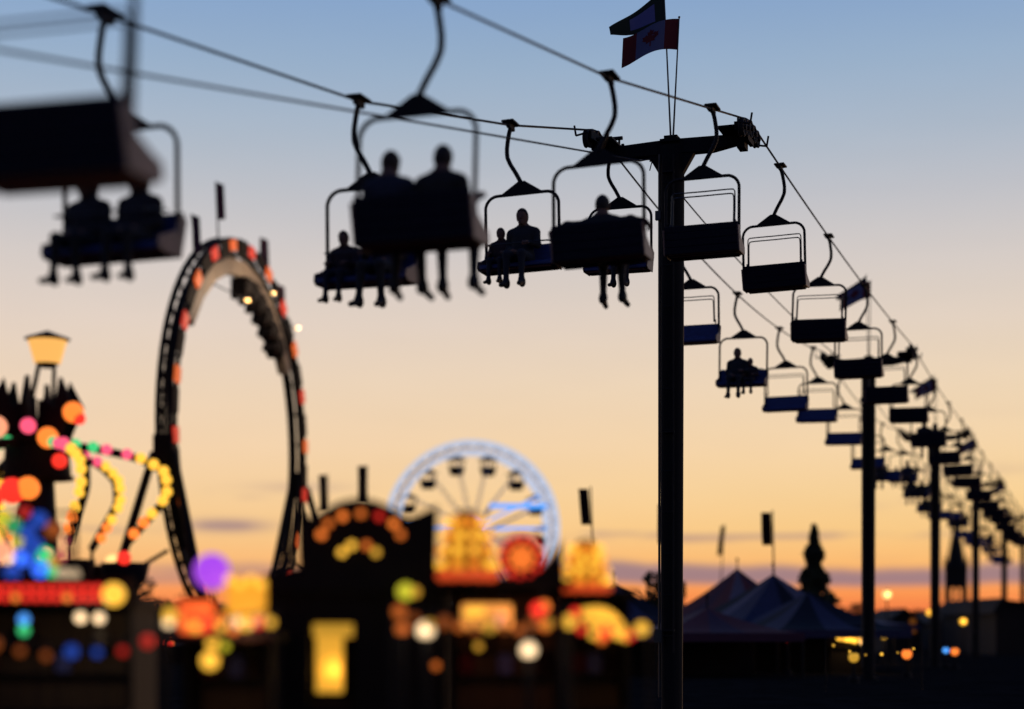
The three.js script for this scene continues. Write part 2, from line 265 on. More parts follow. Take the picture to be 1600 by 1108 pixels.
// ---------------------------------------------------------------- lift chairs
// chair local axes: origin at the grip on the rope, z the way it travels, y up, seat centred on x = 0.17
const CX = 0.17, SEAT_Y = -2.24;
const C = (() => {
  const c = {};
  c.grip = join([rbox(0.06, 0.10, 0.26, 0.015, 0, -0.02, 0), cyl(0.035, 0.035, 0.16, 0, 0, 0, 12).rotateX(Math.PI / 2), rbox(0.2, 0.035, 0.34, 0.012, 0, 0.03, 0)]);
  c.hanger = tube([V(0, -0.02, 0), V(-0.035, -0.16, 0), V(-0.065, -0.36, 0), V(-0.06, -0.50, 0), V(-0.01, -0.62, 0), V(0.08, -0.77, 0), V(CX, -0.94, 0)], 0.034, 40, 10);
  c.plate = slab([[CX - 0.36, -1.10], [CX + 0.36, -1.10], [CX + 0.05, -0.905], [CX - 0.05, -0.905]], 0.04, 0.008);
  const bp = []; const hw = 0.6, r = 0.2, top = -1.095, bot = -2.12;
  bp.push(V(CX - hw, bot, -0.02), V(CX - hw, -1.7, -0.01), V(CX - hw, top - r, 0));
  for (let a = 1; a < 6; a++) { const q = a / 6 * Math.PI / 2; bp.push(V(CX - hw + r - r * Math.cos(q), top - r + r * Math.sin(q), 0)); }
  bp.push(V(CX - hw + r, top, 0), V(CX, top, 0), V(CX + hw - r, top, 0));
  for (let a = 1; a < 6; a++) { const q = a / 6 * Math.PI / 2; bp.push(V(CX + hw - r + r * Math.sin(q), top - r + r * Math.cos(q), 0)); }
  bp.push(V(CX + hw, top - r, 0), V(CX + hw, -1.7, -0.01), V(CX + hw, bot, -0.02));
  c.bail = tube(bp, 0.0255, 90, 8);
  c.backrest = (() => { const g = rbox(1.19, 0.42, 0.05, 0.018, 0, 0, 0); g.rotateX(-0.2); return g.translate(CX, -2.10, -0.06); })();
  c.slats = [0, 1, 2, 3].map((k) => { const g = rbox(1.2, 0.106, 0.022, 0.009, 0, -0.168 + k * 0.112, 0); g.rotateX(-0.16); return g.translate(CX, -2.095, -0.098); });
  c.seat = rbox(1.19, 0.07, 0.42, 0.02, CX, SEAT_Y - 0.035, 0.14);
  c.under = join([box(1.1, 0.03, 0.05, CX, SEAT_Y - 0.085, 0.05), box(1.1, 0.03, 0.05, CX, SEAT_Y - 0.085, 0.29), box(1.14, 0.014, 0.36, CX, SEAT_Y - 0.076, 0.13)]);
  const sp = slab([[-0.16, 0.30], [-0.02, 0.33], [0.03, 0.16], [0.2, 0.09], [0.33, 0.05], [0.35, -0.04], [0.3, -0.08], [-0.06, -0.08]], 0.024, 0.005).rotateY(-Math.PI / 2);
  c.side = [-1, 1].map((k) => sp.clone().translate(CX + k * 0.608, SEAT_Y, 0));
  const u = (pts, r) => tube(pts, r, 60, 6);
  c.barUp = join([-1.30, -1.37].map((y, k) => { const w = 0.52 - k * 0.02; return u([V(CX - w, -1.86, 0.03), V(CX - w, -1.6, 0.06), V(CX - w + 0.005, y - 0.05, 0.07), V(CX - w + 0.05, y, 0.07), V(CX, y, 0.07), V(CX + w - 0.05, y, 0.07), V(CX + w - 0.005, y - 0.05, 0.07), V(CX + w, -1.6, 0.06), V(CX + w, -1.86, 0.03)], 0.0115); }).concat([box(0.02, 0.08, 0.05, CX - 0.535, -1.85, 0.02), box(0.02, 0.08, 0.05, CX + 0.535, -1.85, 0.02)]));
  c.barDown = u([V(CX - 0.5, -1.88, 0.0), V(CX - 0.49, -1.92, 0.24), V(CX - 0.46, -1.95, 0.36), V(CX - 0.41, -1.955, 0.385), V(CX, -1.955, 0.385), V(CX + 0.41, -1.955, 0.385), V(CX + 0.46, -1.95, 0.36), V(CX + 0.49, -1.92, 0.24), V(CX + 0.5, -1.88, 0.0)], 0.013);
  return c;
})();
function chair(side, s, occupied, label) {
  const t = thing('lift_chair', label, 'lift chair', side > 0 ? 'chairs on the outbound rope' : 'chairs on the inbound rope', onLine(s, side * GAUGE, ropeY(side, s)), side > 0 ? Math.PI - TH : -TH);
  t.rotation.order = 'YXZ'; t.rotation.x = (rnd() - 0.5) * 0.06; t.rotation.z = s < -20 ? 0.03 : (rnd() - 0.5) * 0.05;
  part(t, 'grip', C.grip, M.tube); part(t, 'hanger', C.hanger, M.tube); part(t, 'hanger_plate', C.plate, M.tube); part(t, 'bail', C.bail, M.tube);
  const bk = part(t, 'backrest', C.backrest, M.seatBlue); for (const g of C.slats) part(bk, 'slat', g, M.seatBack);
  const st = part(t, 'seat', C.seat, M.seatBlue); part(st, 'seat_runner', C.under, M.seatUnder);
  for (const g of C.side) part(t, 'side_panel', g, M.seatSide);
  part(t, 'safety_bar', occupied ? C.barDown : C.barUp, M.bar);
  return t;
}

// ---------------------------------------------------------------- seated riders
const smin = (a, b, k) => { const h = Math.max(k - Math.abs(a - b), 0) / k; return Math.min(a, b) - h * h * k * 0.25; };
function capD(p, b) {                                       // distance to a tapered capsule b = [ax, ay, az, bx, by, bz, ra, rb]
  const dx = b[3] - b[0], dy = b[4] - b[1], dz = b[5] - b[2], px = p[0] - b[0], py = p[1] - b[1], pz = p[2] - b[2];
  let t = (px * dx + py * dy + pz * dz) / (dx * dx + dy * dy + dz * dz + 1e-9); t = t < 0 ? 0 : t > 1 ? 1 : t;
  return Math.hypot(px - dx * t, py - dy * t, pz - dz * t) - (b[6] + (b[7] - b[6]) * t);
}
function meshField(fn, c, half, res) {
  const mc = new MarchingCubes(res, new THREE.MeshBasicMaterial(), false, false, 90000); mc.isolation = 0;
  const h = res / 2, p = [0, 0, 0];
  for (let z = 0, i = 0; z < res; z++) for (let y = 0; y < res; y++) for (let x = 0; x < res; x++, i++) {
    p[0] = c[0] + (x - h) / h * half; p[1] = c[1] + (y - h) / h * half; p[2] = c[2] + (z - h) / h * half; mc.field[i] = -fn(p);
  }
  mc.update();
  const n = mc.count, g = new THREE.BufferGeometry(), pos = new Float32Array(n * 3);
  for (let i = 0; i < n; i++) for (let k = 0; k < 3; k++) pos[i * 3 + k] = c[k] + mc.positionArray[i * 3 + k] * half;
  g.setAttribute('position', new THREE.BufferAttribute(pos, 3)); g.setAttribute('normal', new THREE.BufferAttribute(mc.normalArray.slice(0, n * 3), 3));
  g.computeVertexNormals(); return g;
}
function riderGeometry(o) {
  const S = o.scale ?? 1, bones = [], add = (a, b, ra, rb = ra) => bones.push([...a, ...b, ra, rb]);
  const lean = o.lean ?? 0, hx = lean * 0.7;
  add([-0.08, 0.11, 0.13], [0.08, 0.11, 0.13], 0.115); add([-0.05, 0.2, 0.12], [lean * 0.4 - 0.06, 0.42, 0.1], 0.115, 0.12); add([0.05, 0.2, 0.12], [lean * 0.4 + 0.06, 0.42, 0.1], 0.115, 0.12);
  add([lean * 0.5 - 0.15, 0.49, 0.09], [lean * 0.5 + 0.15, 0.49, 0.09], 0.09); add([lean * 0.5, 0.52, 0.08], [hx, 0.65, 0.10], 0.082, 0.064); for (const e of [-1, 1]) add([hx + e * 0.03, 0.60, 0.085], [lean * 0.5 + e * 0.17, 0.515, 0.085], 0.052, 0.062);
  const sh = [[lean * 0.5 - 0.205, 0.495, 0.09], [lean * 0.5 + 0.205, 0.495, 0.09]], hands = [];
  [-1, 1].forEach((sd, k) => {
    const pose = (o.arms ?? ['bar', 'bar'])[k];
    let el, wr, dir;
    if (pose === 'bar') { el = [sd * 0.25, 0.29, 0.16]; wr = [sd * 0.15, 0.285, 0.40]; dir = [0, -0.1, 1]; }
    else if (pose === 'lap') { el = [sd * 0.24, 0.27, 0.1]; wr = [sd * 0.09, 0.19, 0.33]; dir = [-sd * 0.5, -0.25, 0.8]; }
    else if (pose === 'side') { el = [sd * 0.27, 0.27, 0.1]; wr = [sd * 0.30, 0.38, 0.27]; dir = [sd * 0.05, 0.6, 0.5]; }
    else { el = [sd * 0.42, 0.475, -0.06]; wr = [sd * 0.60, 0.45, -0.05]; dir = [sd * 0.4, -0.5, 0.5]; }       // stretched out along the backrest
    add(sh[k], el, 0.068, 0.054); add(el, wr, 0.047, 0.031); hands.push({ wr, dir, sd });
    const kx = sd * (o.spread ?? 0.12), kick = (o.kick ?? [0, 0])[k];
    add([sd * 0.09, 0.10, 0.15], [kx, 0.085, 0.54], 0.09, 0.064); add([kx, 0.075, 0.55], [kx + sd * 0.01, -0.34, 0.56 + kick], 0.06, 0.04);
    add([kx + sd * 0.01, -0.37, 0.54 + kick], [kx + sd * 0.03, -0.425, 0.75 + kick], 0.043, 0.034); add([kx + sd * 0.01, -0.34, 0.56 + kick], [kx + sd * 0.01, -0.40, 0.52 + kick], 0.042, 0.036);
  });
  const nod = o.nod ?? 0.02, hy = 0.735, hz = 0.115 + nod;
  const skull = (p) => { const x = (p[0] - hx) / 0.083, y = (p[1] - hy - 0.015) / 0.118, z = (p[2] - hz) / 0.098; return (Math.sqrt(x * x + y * y + z * z) - 1) * 0.085; };
  const head = (p) => {
    let d = smin(skull(p), capD(p, [hx, hy - 0.07, hz + 0.03, hx, hy - 0.085, hz + 0.055, 0.045, 0.035]), 0.04);       // jaw and chin
    d = smin(d, capD(p, [hx, hy + 0.012, hz + 0.092, hx, hy - 0.025, hz + 0.112, 0.008, 0.014]), 0.014);              // nose
    d = smin(d, capD(p, [hx - 0.022, hy - 0.057, hz + 0.083, hx + 0.022, hy - 0.057, hz + 0.083, 0.009, 0.009]), 0.01); // mouth
    for (const e of [-1, 1]) {
      d = Math.min(d, capD(p, [hx + e * 0.08, hy + 0.02, hz - 0.012, hx + e * 0.083, hy - 0.03, hz - 0.004, 0.017, 0.011])); // ears
      d = Math.max(d, -(Math.hypot(p[0] - hx - e * 0.033, p[1] - hy - 0.015, p[2] - hz - 0.098) - 0.015));                // eye sockets
      d = Math.min(d, Math.hypot(p[0] - hx - e * 0.032, p[1] - hy - 0.013, p[2] - hz - 0.083) - 0.0125);                  // eyes
    }
    return smin(d, capD(p, [hx, hy - 0.06, hz - 0.03, lean * 0.5, 0.55, 0.085, 0.064, 0.07]), 0.03);
  };
  const body = (p) => { let d = 9; for (const b of bones) { const q = capD(p, b); d = smin(d, q, 0.05); } if (o.hood) d = smin(d, Math.max(Math.hypot((p[0] - hx) * 1.05, (p[1] - hy - 0.005) * 0.86, p[2] - hz + 0.02) - 0.125, p[2] - hz - 0.07), 0.05); return d; };
  const geos = [meshField(body, [0, 0.2, 0.28], o.wide ? 0.86 : 0.72, o.wide ? 84 : 76)];
  geos.push(meshField(head, [hx, hy - 0.03, hz + 0.02], 0.19, 56));
  for (const { wr, dir, sd } of hands) {
    const f = V(...dir).normalize(), up = V(0, 1, 0).addScaledVector(f, -f.y).normalize(), rt = new THREE.Vector3().crossVectors(f, up), w = V(...wr), fb = [];
    const q = (a, b, c2) => { const v = w.clone().addScaledVector(f, a).addScaledVector(rt, b).addScaledVector(up, c2); return [v.x, v.y, v.z]; };
    const cap = (a, b, ra, rb) => fb.push([...a, ...b, ra, rb]);
    cap(q(-0.02, 0, 0), q(0.03, 0, 0), 0.028, 0.026);
    for (let k = 0; k < 4; k++) {                           // palm ridges and four bent fingers of different length
      const b = -0.03 + k * 0.02, len = [0.062, 0.072, 0.068, 0.052][k];
      cap(q(0.02, b * 0.8, 0), q(0.085, b, 0.004), 0.017, 0.0125); cap(q(0.085, b, 0.004), q(0.085 + len * 0.55, b * 1.05, -0.016), 0.0098, 0.009); cap(q(0.085 + len * 0.55, b * 1.05, -0.016), q(0.085 + len * 0.6, b * 1.05, -0.048), 0.009, 0.0078);
    }
    cap(q(0.02, -sd * 0.03, -0.006), q(0.055, -sd * 0.056, -0.018), 0.014, 0.011); cap(q(0.055, -sd * 0.056, -0.018), q(0.082, -sd * 0.05, -0.036), 0.0105, 0.009);
    const c0 = q(0.06, 0, -0.01);
    geos.push(meshField((p) => { let d = 9; for (const b of fb) d = smin(d, capD(p, b), 0.007); return d; }, c0, 0.115, 40));
  }
  const skin = o.skin ?? [0.13, 0.07, 0.05], top = o.top, legs = o.legs, shoe = [0.015, 0.014, 0.014];
  geos.forEach((g, gi) => {
    const p = g.attributes.position, col = new Float32Array(p.count * 3);
    for (let i = 0; i < p.count; i++) {
      const y = p.getY(i), z = p.getZ(i), x = p.getX(i); let c = skin;
      if (gi === 0) c = y < -0.355 ? shoe : (y < 0.13 && z > 0.2) || (y < 0.1) ? legs : y > 0.6 && !o.hood ? skin : top;
      else if (gi === 1 && y < 0.62) c = y < 0.595 ? top : skin;
      void x; col.set(c, i * 3);
    }
    g.setAttribute('color', new THREE.BufferAttribute(col, 3));
  });
  const merged = mergeGeometries(geos).scale(S, S, S);
  const hair = o.hood ? null : meshField((p) => Math.max(skull(p) - 0.013, p[2] - hz - 0.045 - (p[1] - hy - 0.06) * 0.75, (o.long ? hy - 0.16 : hy - 0.03) - p[1] + (p[2] - hz) * 0.55), [hx, hy, hz], 0.19, 44).scale(S, S, S);
  return { body: merged, hair };
}
const skinMat = new THREE.MeshStandardMaterial({ vertexColors: true, roughness: 0.9 });
const hairMats = [std(0.012, 0.009, 0.008, 0.8), std(0.03, 0.018, 0.01, 0.8)];
const RIDER = {
  adult: riderGeometry({ top: [0.010, 0.011, 0.016], legs: [0.009, 0.012, 0.022], arms: ['lap', 'bar'], kick: [0, 0.03] }),
  leaning: riderGeometry({ top: [0.015, 0.018, 0.037], legs: [0.010, 0.010, 0.012], arms: ['bar', 'lap'], lean: 0.05, nod: 0.05, kick: [0.05, -0.04], long: true }),
  reaching: riderGeometry({ top: [0.011, 0.010, 0.011], legs: [0.010, 0.013, 0.025], arms: ['side', 'lap'], spread: 0.17, kick: [-0.03, 0.06] }),
  spread: riderGeometry({ top: [0.012, 0.012, 0.015], legs: [0.010, 0.011, 0.015], arms: ['along', 'along'], wide: true }),
  hooded: riderGeometry({ top: [0.010, 0.009, 0.013], legs: [0.007, 0.007, 0.010], arms: ['lap', 'lap'], hood: true, scale: 0.84, kick: [0.02, -0.03] }),
  child: riderGeometry({ top: [0.025, 0.010, 0.015], legs: [0.010, 0.010, 0.020], arms: ['bar', 'bar'], scale: 0.72, kick: [0.03, 0.05] }),
};
function rider(chairObj, kind, x, label, sink = 0) {
  const t = thing('person', label, 'person', 'riders on the chairlift');
  const k = kind === 'child' ? 0.01 : 0;
  t.position.set(CX + x, SEAT_Y - 0.005 - k - sink, 0.0 - sink * 0.2); t.position.applyEuler(chairObj.rotation).add(chairObj.position); t.rotation.copy(chairObj.rotation);
  part(t, 'body', RIDER[kind].body, skinMat);
  if (RIDER[kind].hair) part(t, 'hair', RIDER[kind].hair, hairMats[kind === 'leaning' ? 1 : 0]);
}
function placeLabel(side, s, start, step) {
  const rope = side > 0 ? 'outbound' : 'inbound';
  let i = -1; towers.forEach((t, k) => { if (t.s < s) i = k; });
  if (i < 0) { const n = Math.round((-0.01 - s) / step - 0.5); return [rope, `${ORD[Math.max(0, n)]} chair before the first tower`]; }
  const first = start + Math.ceil((towers[i].s - start) / step) * step;
  return [rope, `${ORD[Math.round((s - first) / step)]} chair past the ${ORD[i]} tower`];
}
// x > 0 in chair axes is the rider's left; outbound riders show us their backs
const outbound = { '-14.96': [['reaching', -0.22], ['leaning', 0.30]], '-8.96': [['spread', -0.02]], '33.04': [['adult', 0.16], ['hooded', -0.22]], '57.04': [['adult', 0.2]], '75.04': [['leaning', 0.25], ['adult', -0.24]], '93.04': [['adult', -0.2]] };
const inbound = { 0: [['hooded', -0.28], ['hooded', 0.26]], 1: [['child', -0.33], ['leaning', 0.24]], 2: [['child', -0.32], ['adult', 0.05]], 3: [['adult', 0.16]], 5: [['adult', -0.12], ['child', 0.2]], 10: [['adult', -0.2]], 11: [['leaning', 0.16], ['child', -0.3]], 12: [['adult', -0.26], ['hooded', 0.24]], 13: [['hooded', -0.2], ['adult', 0.26]], 16: [['hooded', -0.24], ['adult', 0.26]], 20: [['adult', -0.24], ['leaning', 0.26]], 21: [['child', 0.1]], 24: [['adult', 0.1]] };
const WHO = { adult: 'rider in dark jacket', leaning: 'long-haired rider leaning aside', reaching: 'rider in black resting a hand', spread: 'rider with arms spread', hooded: 'hooded rider in dark coat', child: 'small child in plum top' };
function fillChair(side, s, crew, start, step) {
  const [rope, where] = placeLabel(side, s, start, step);
  const c = chair(side, s, crew.length > 0, `${crew.length === 0 ? 'empty' : crew.length === 1 ? 'singly occupied' : 'fully occupied'} blue lift chair on ${rope} rope, ${where}`);
  const same = crew.length === 2 && crew[0][0] === crew[1][0];
  crew.forEach(([k, x, sink], n) => rider(c, k, x, same ? `${n ? 'hooded rider beside side panel' : 'hooded rider under hanger'}, ${rope} rope, ${where}` : `${WHO[k]}, ${rope} rope, ${where}`, sink ?? (k === 'spread' ? 0.1 : 0)));
}
for (let k = 0; k < 21; k++) { const s = -20.96 + 6 * k; fillChair(1, s, outbound[s.toFixed(2)] ?? [], -20.96, 6); }
for (let k = 0; k < 30; k++) { const s = -16.25 + 5.74 * k; if (s < 127) fillChair(-1, s, inbound[k] ?? [], -16.25, 5.74); }

// ---------------------------------------------------------------- the looping ring ride
{
  const t = thing('loop_ride', 'tall looping ring ride with red and orange lights and banners on top', 'fair ride', undefined, at(373, 0, 96).setY(0), 1.385);
  const CY = 12.1, RO = 10.9, RI = 10.15, W2 = 0.3, P = (r, a, z) => V(r * Math.sin(a), CY + r * Math.cos(a), z);   // a = 0 at the top
  for (const z of [-W2, W2]) for (const [r, k] of [[RO, 0.17], [RI, 0.12]]) part(t, 'ring_rail', new THREE.TorusGeometry(r, k, 8, 110).translate(0, CY, z), M.steel);
  const lat = [];
  for (let i = 0; i < 72; i++) { const a = i / 72 * Math.PI * 2, b = (i + 1) / 72 * Math.PI * 2; for (const z of [-W2, W2]) lat.push(rod(P(i % 2 ? RO : RI, a, z), P(i % 2 ? RI : RO, b, z), 0.055, 0.055, 5)); if (i % 2) lat.push(rod(P(RO, a, -W2), P(RO, a, W2), 0.06, 0.06, 5), rod(P(RI, a, -W2), P(RI, a, W2), 0.05, 0.05, 5)); }
  part(t, 'lattice', lat, M.steel);
  const seg = (r0, r1, a0, a1, z0, z1) => { const g = []; for (const [ra, rb, za, zb] of [[r0, r1, z0, z0], [r0, r1, z1, z1], [r0, r0, z0, z1], [r1, r1, z0, z1]]) { const p = [P(ra, a0, za), P(rb, a0, zb), P(rb, a1, zb), P(ra, a1, za)], bg = new THREE.BufferGeometry(); bg.setAttribute('position', new THREE.Float32BufferAttribute([0, 1, 2, 0, 2, 3].flatMap((q) => p[q].toArray()), 3)); bg.setAttribute('uv', new THREE.Float32BufferAttribute(new Float32Array(12), 2)); bg.computeVertexNormals(); g.push(bg); } return join(g); };
  for (let i = 0; i < 8; i++) { const a0 = -0.98 + i * 0.25; part(t, 'lining_panel', seg(RI - 1.0, RI - 0.16, a0, a0 + 0.243, -W2, W2), M.cream); }
  G.ringOrange = glow(1.0, 0.17, 0.03, 0.62); G.ringRed = glow(1.0, 0.06, 0.03, 0.5);
  for (const a of [-0.55, 0, 0.55]) { const f = part(t, 'flood_lamp', rbox(0.2, 0.12, 0.2, 0.03), G.warm, P(RI - 2.0, a, 2.0)); part(f, 'lamp_bracket', rod(V(0, 0, 0), P(RI - 1.0, a, W2).sub(P(RI - 2.0, a, 2.0)), 0.035), M.steel); const w = P(RI - 1.9, a, 2.1).applyAxisAngle(V(0, 1, 0), t.rotation.y).add(t.position); lamp(w, RGB(1, 0.74, 0.5), 30, 0.2); }
  for (let i = 0; i < 44; i++) {                             // lit panels along the face that looks to the midway
    const a0 = (i + 0.2) / 44 * Math.PI * 2; if (Math.cos(a0) < -0.86) continue;
    if (i % 2) part(t, 'dark_panel', seg(RI + 0.1, RO + 0.15, a0, a0 + 0.12, W2 + 0.16, W2 + 0.22), M.darkPaint);
    else part(t, 'light_panel', seg(RI + 0.2, RO + 0.05, a0, a0 + 0.075, W2 + 0.16, W2 + 0.30), i % 4 ? G.ringOrange : G.ringRed);
  }
  for (let i = 0; i < 6; i++) {                              // the train, stopped just past the top inside the ring
    const a = 0.06 + i * 0.145, c = part(t, 'train_car', [rbox(1.15, 0.75, 1.0, 0.14), box(0.2, 0.62, 0.9, -0.45, -0.5, 0), box(0.9, 0.12, 1.06, 0, 0.3, 0)], M.darkPaint);
    c.position.copy(P(RI - 1.4, a, 0)); c.rotation.z = -a; part(c, 'harness', [rod(V(0.1, -0.35, -0.28), V(-0.3, -0.85, -0.28), 0.06), rod(V(0.1, -0.35, 0.28), V(-0.3, -0.85, 0.28), 0.06)], M.maroon);
  }
  for (const sx of [-1, 1]) for (const sz of [-1, 1]) part(t, 'support_leg', [rod(V(sx * 10.9, 10.4, sz * 0.5), V(sx * 12.4, 0, sz * 3.2), 0.2, 0.26, 10), rod(V(sx * 9.4, 5.6, sz * 0.4), V(sx * 11.9, 4.0, sz * 2.1), 0.1)], M.steel);
  for (const sx of [-1, 1]) part(t, 'support_node', rbox(0.9, 1.6, 1.0, 0.1, sx * 10.7, 10.5, 0), M.darkPaint);
  part(t, 'base_platform', [box(25, 0.9, 7, 0, 0.45, 0), box(8, 1.4, 0.3, 0, 1.4, 3.3), ...Array.from({ length: 9 }, (_, i) => box(0.1, 1, 0.1, -9 + i * 2.25, 1.4, 3.4))], M.darkPaint);
  [[-0.64, 2.2, 0.3], [-0.3, 3.1, 0.12], [0.34, 1.9, -0.05], [0.62, 1.2, -0.35]].forEach(([a, h, ln]) => {
    const b = P(RO, a, 0), tip = b.clone().add(V(-ln * h, h, 0)), pl = part(t, 'banner_pole', rod(b, tip, 0.05), M.steel);
    part(pl, 'banner', slab([[0, -0.02], [0.42, -0.16], [0.5, -2.0], [0.08, -2.05]], 0.03).rotateY(-1.2).translate(tip.x, tip.y, tip.z), M.plumCanvas);
  });
}

// ---------------------------------------------------------------- Ferris wheel
{
  const t = thing('ferris_wheel', 'pale lit Ferris wheel rising behind the game stalls', 'ferris wheel', undefined, at(738, 0, 220).setY(0), 0.16); t.scale.setScalar(220 / 150);
  const CY = 9.95, P = (r, a, z) => V(r * Math.sin(a), CY + r * Math.cos(a), z);
  const rimGlow = glow(0.72, 0.78, 0.95, 0.72);
  for (const z of [-0.8, 0.8]) { const rim = part(t, 'rim_light', new THREE.TorusGeometry(7.4, 0.22, 8, 80).translate(0, CY, z), rimGlow); part(rim, 'inner_rim_light', new THREE.TorusGeometry(6.55, 0.2, 8, 80).translate(0, CY, z), rimGlow); }
  const lat = []; for (let i = 0; i < 64; i++) { const a = i / 64 * Math.PI * 2, b = (i + 1) / 64 * Math.PI * 2; for (const z of [-0.8, 0.8]) lat.push(rod(P(i % 2 ? 7.4 : 6.55, a, z), P(i % 2 ? 6.55 : 7.4, b, z), 0.08, 0.08, 5)); }
  part(t, 'rim_lattice', lat, M.white);
  for (let i = 0; i < 14; i++) {
    const a = (i + 0.5) / 14 * Math.PI * 2, blue = i === 3 || i === 2 || i === 10;
    part(t, blue ? 'neon_spoke' : 'spoke', [rod(P(0.5, a, -0.8), P(6.5, a, -0.8), blue ? 0.1 : 0.04), rod(P(0.5, a, 0.8), P(6.5, a, 0.8), blue ? 0.1 : 0.04)], blue ? G.sky : M.white);
    const g = part(t, 'gondola', [new THREE.CylinderGeometry(0.75, 0.55, 0.75, 12).translate(0, -1.1, 0), new THREE.ConeGeometry(0.95, 0.5, 12).translate(0, 0.1, 0), rod(V(-0.6, -0.8, 0), V(-0.6, 0, 0), 0.05), rod(V(0.6, -0.8, 0), V(0.6, 0, 0), 0.05)], i % 2 ? M.maroon : M.navy);
    g.position.copy(P(6.2, a, 0));
  }
  part(t, 'hub_light', cyl(0.75, 0.75, 2, 0, 0, 0, 20).rotateX(Math.PI / 2).translate(0, CY, 0), G.blue);
  for (const z of [-1.3, 1.3]) for (const sx of [-1, 1]) part(t, 'support_leg', rod(V(0, CY, z), V(sx * 5.2, 0, z * 1.6), 0.22), M.white);
  part(t, 'base_platform', box(14, 0.8, 6, 0, 0.4, 0), M.darkPaint);
  const bar = part(t, 'neon_sign', box(5.0, 0.4, 0.3, 3.8, CY + 1.85, 1.6), G.sky); part(bar, 'sign_bracket', [rod(V(1.5, CY + 1.8, 1.45), V(0.3, CY, 1.35), 0.1), rod(V(5.5, CY + 1.8, 1.4), V(0.6, CY - 0.5, 1.35), 0.1)], M.white);
}

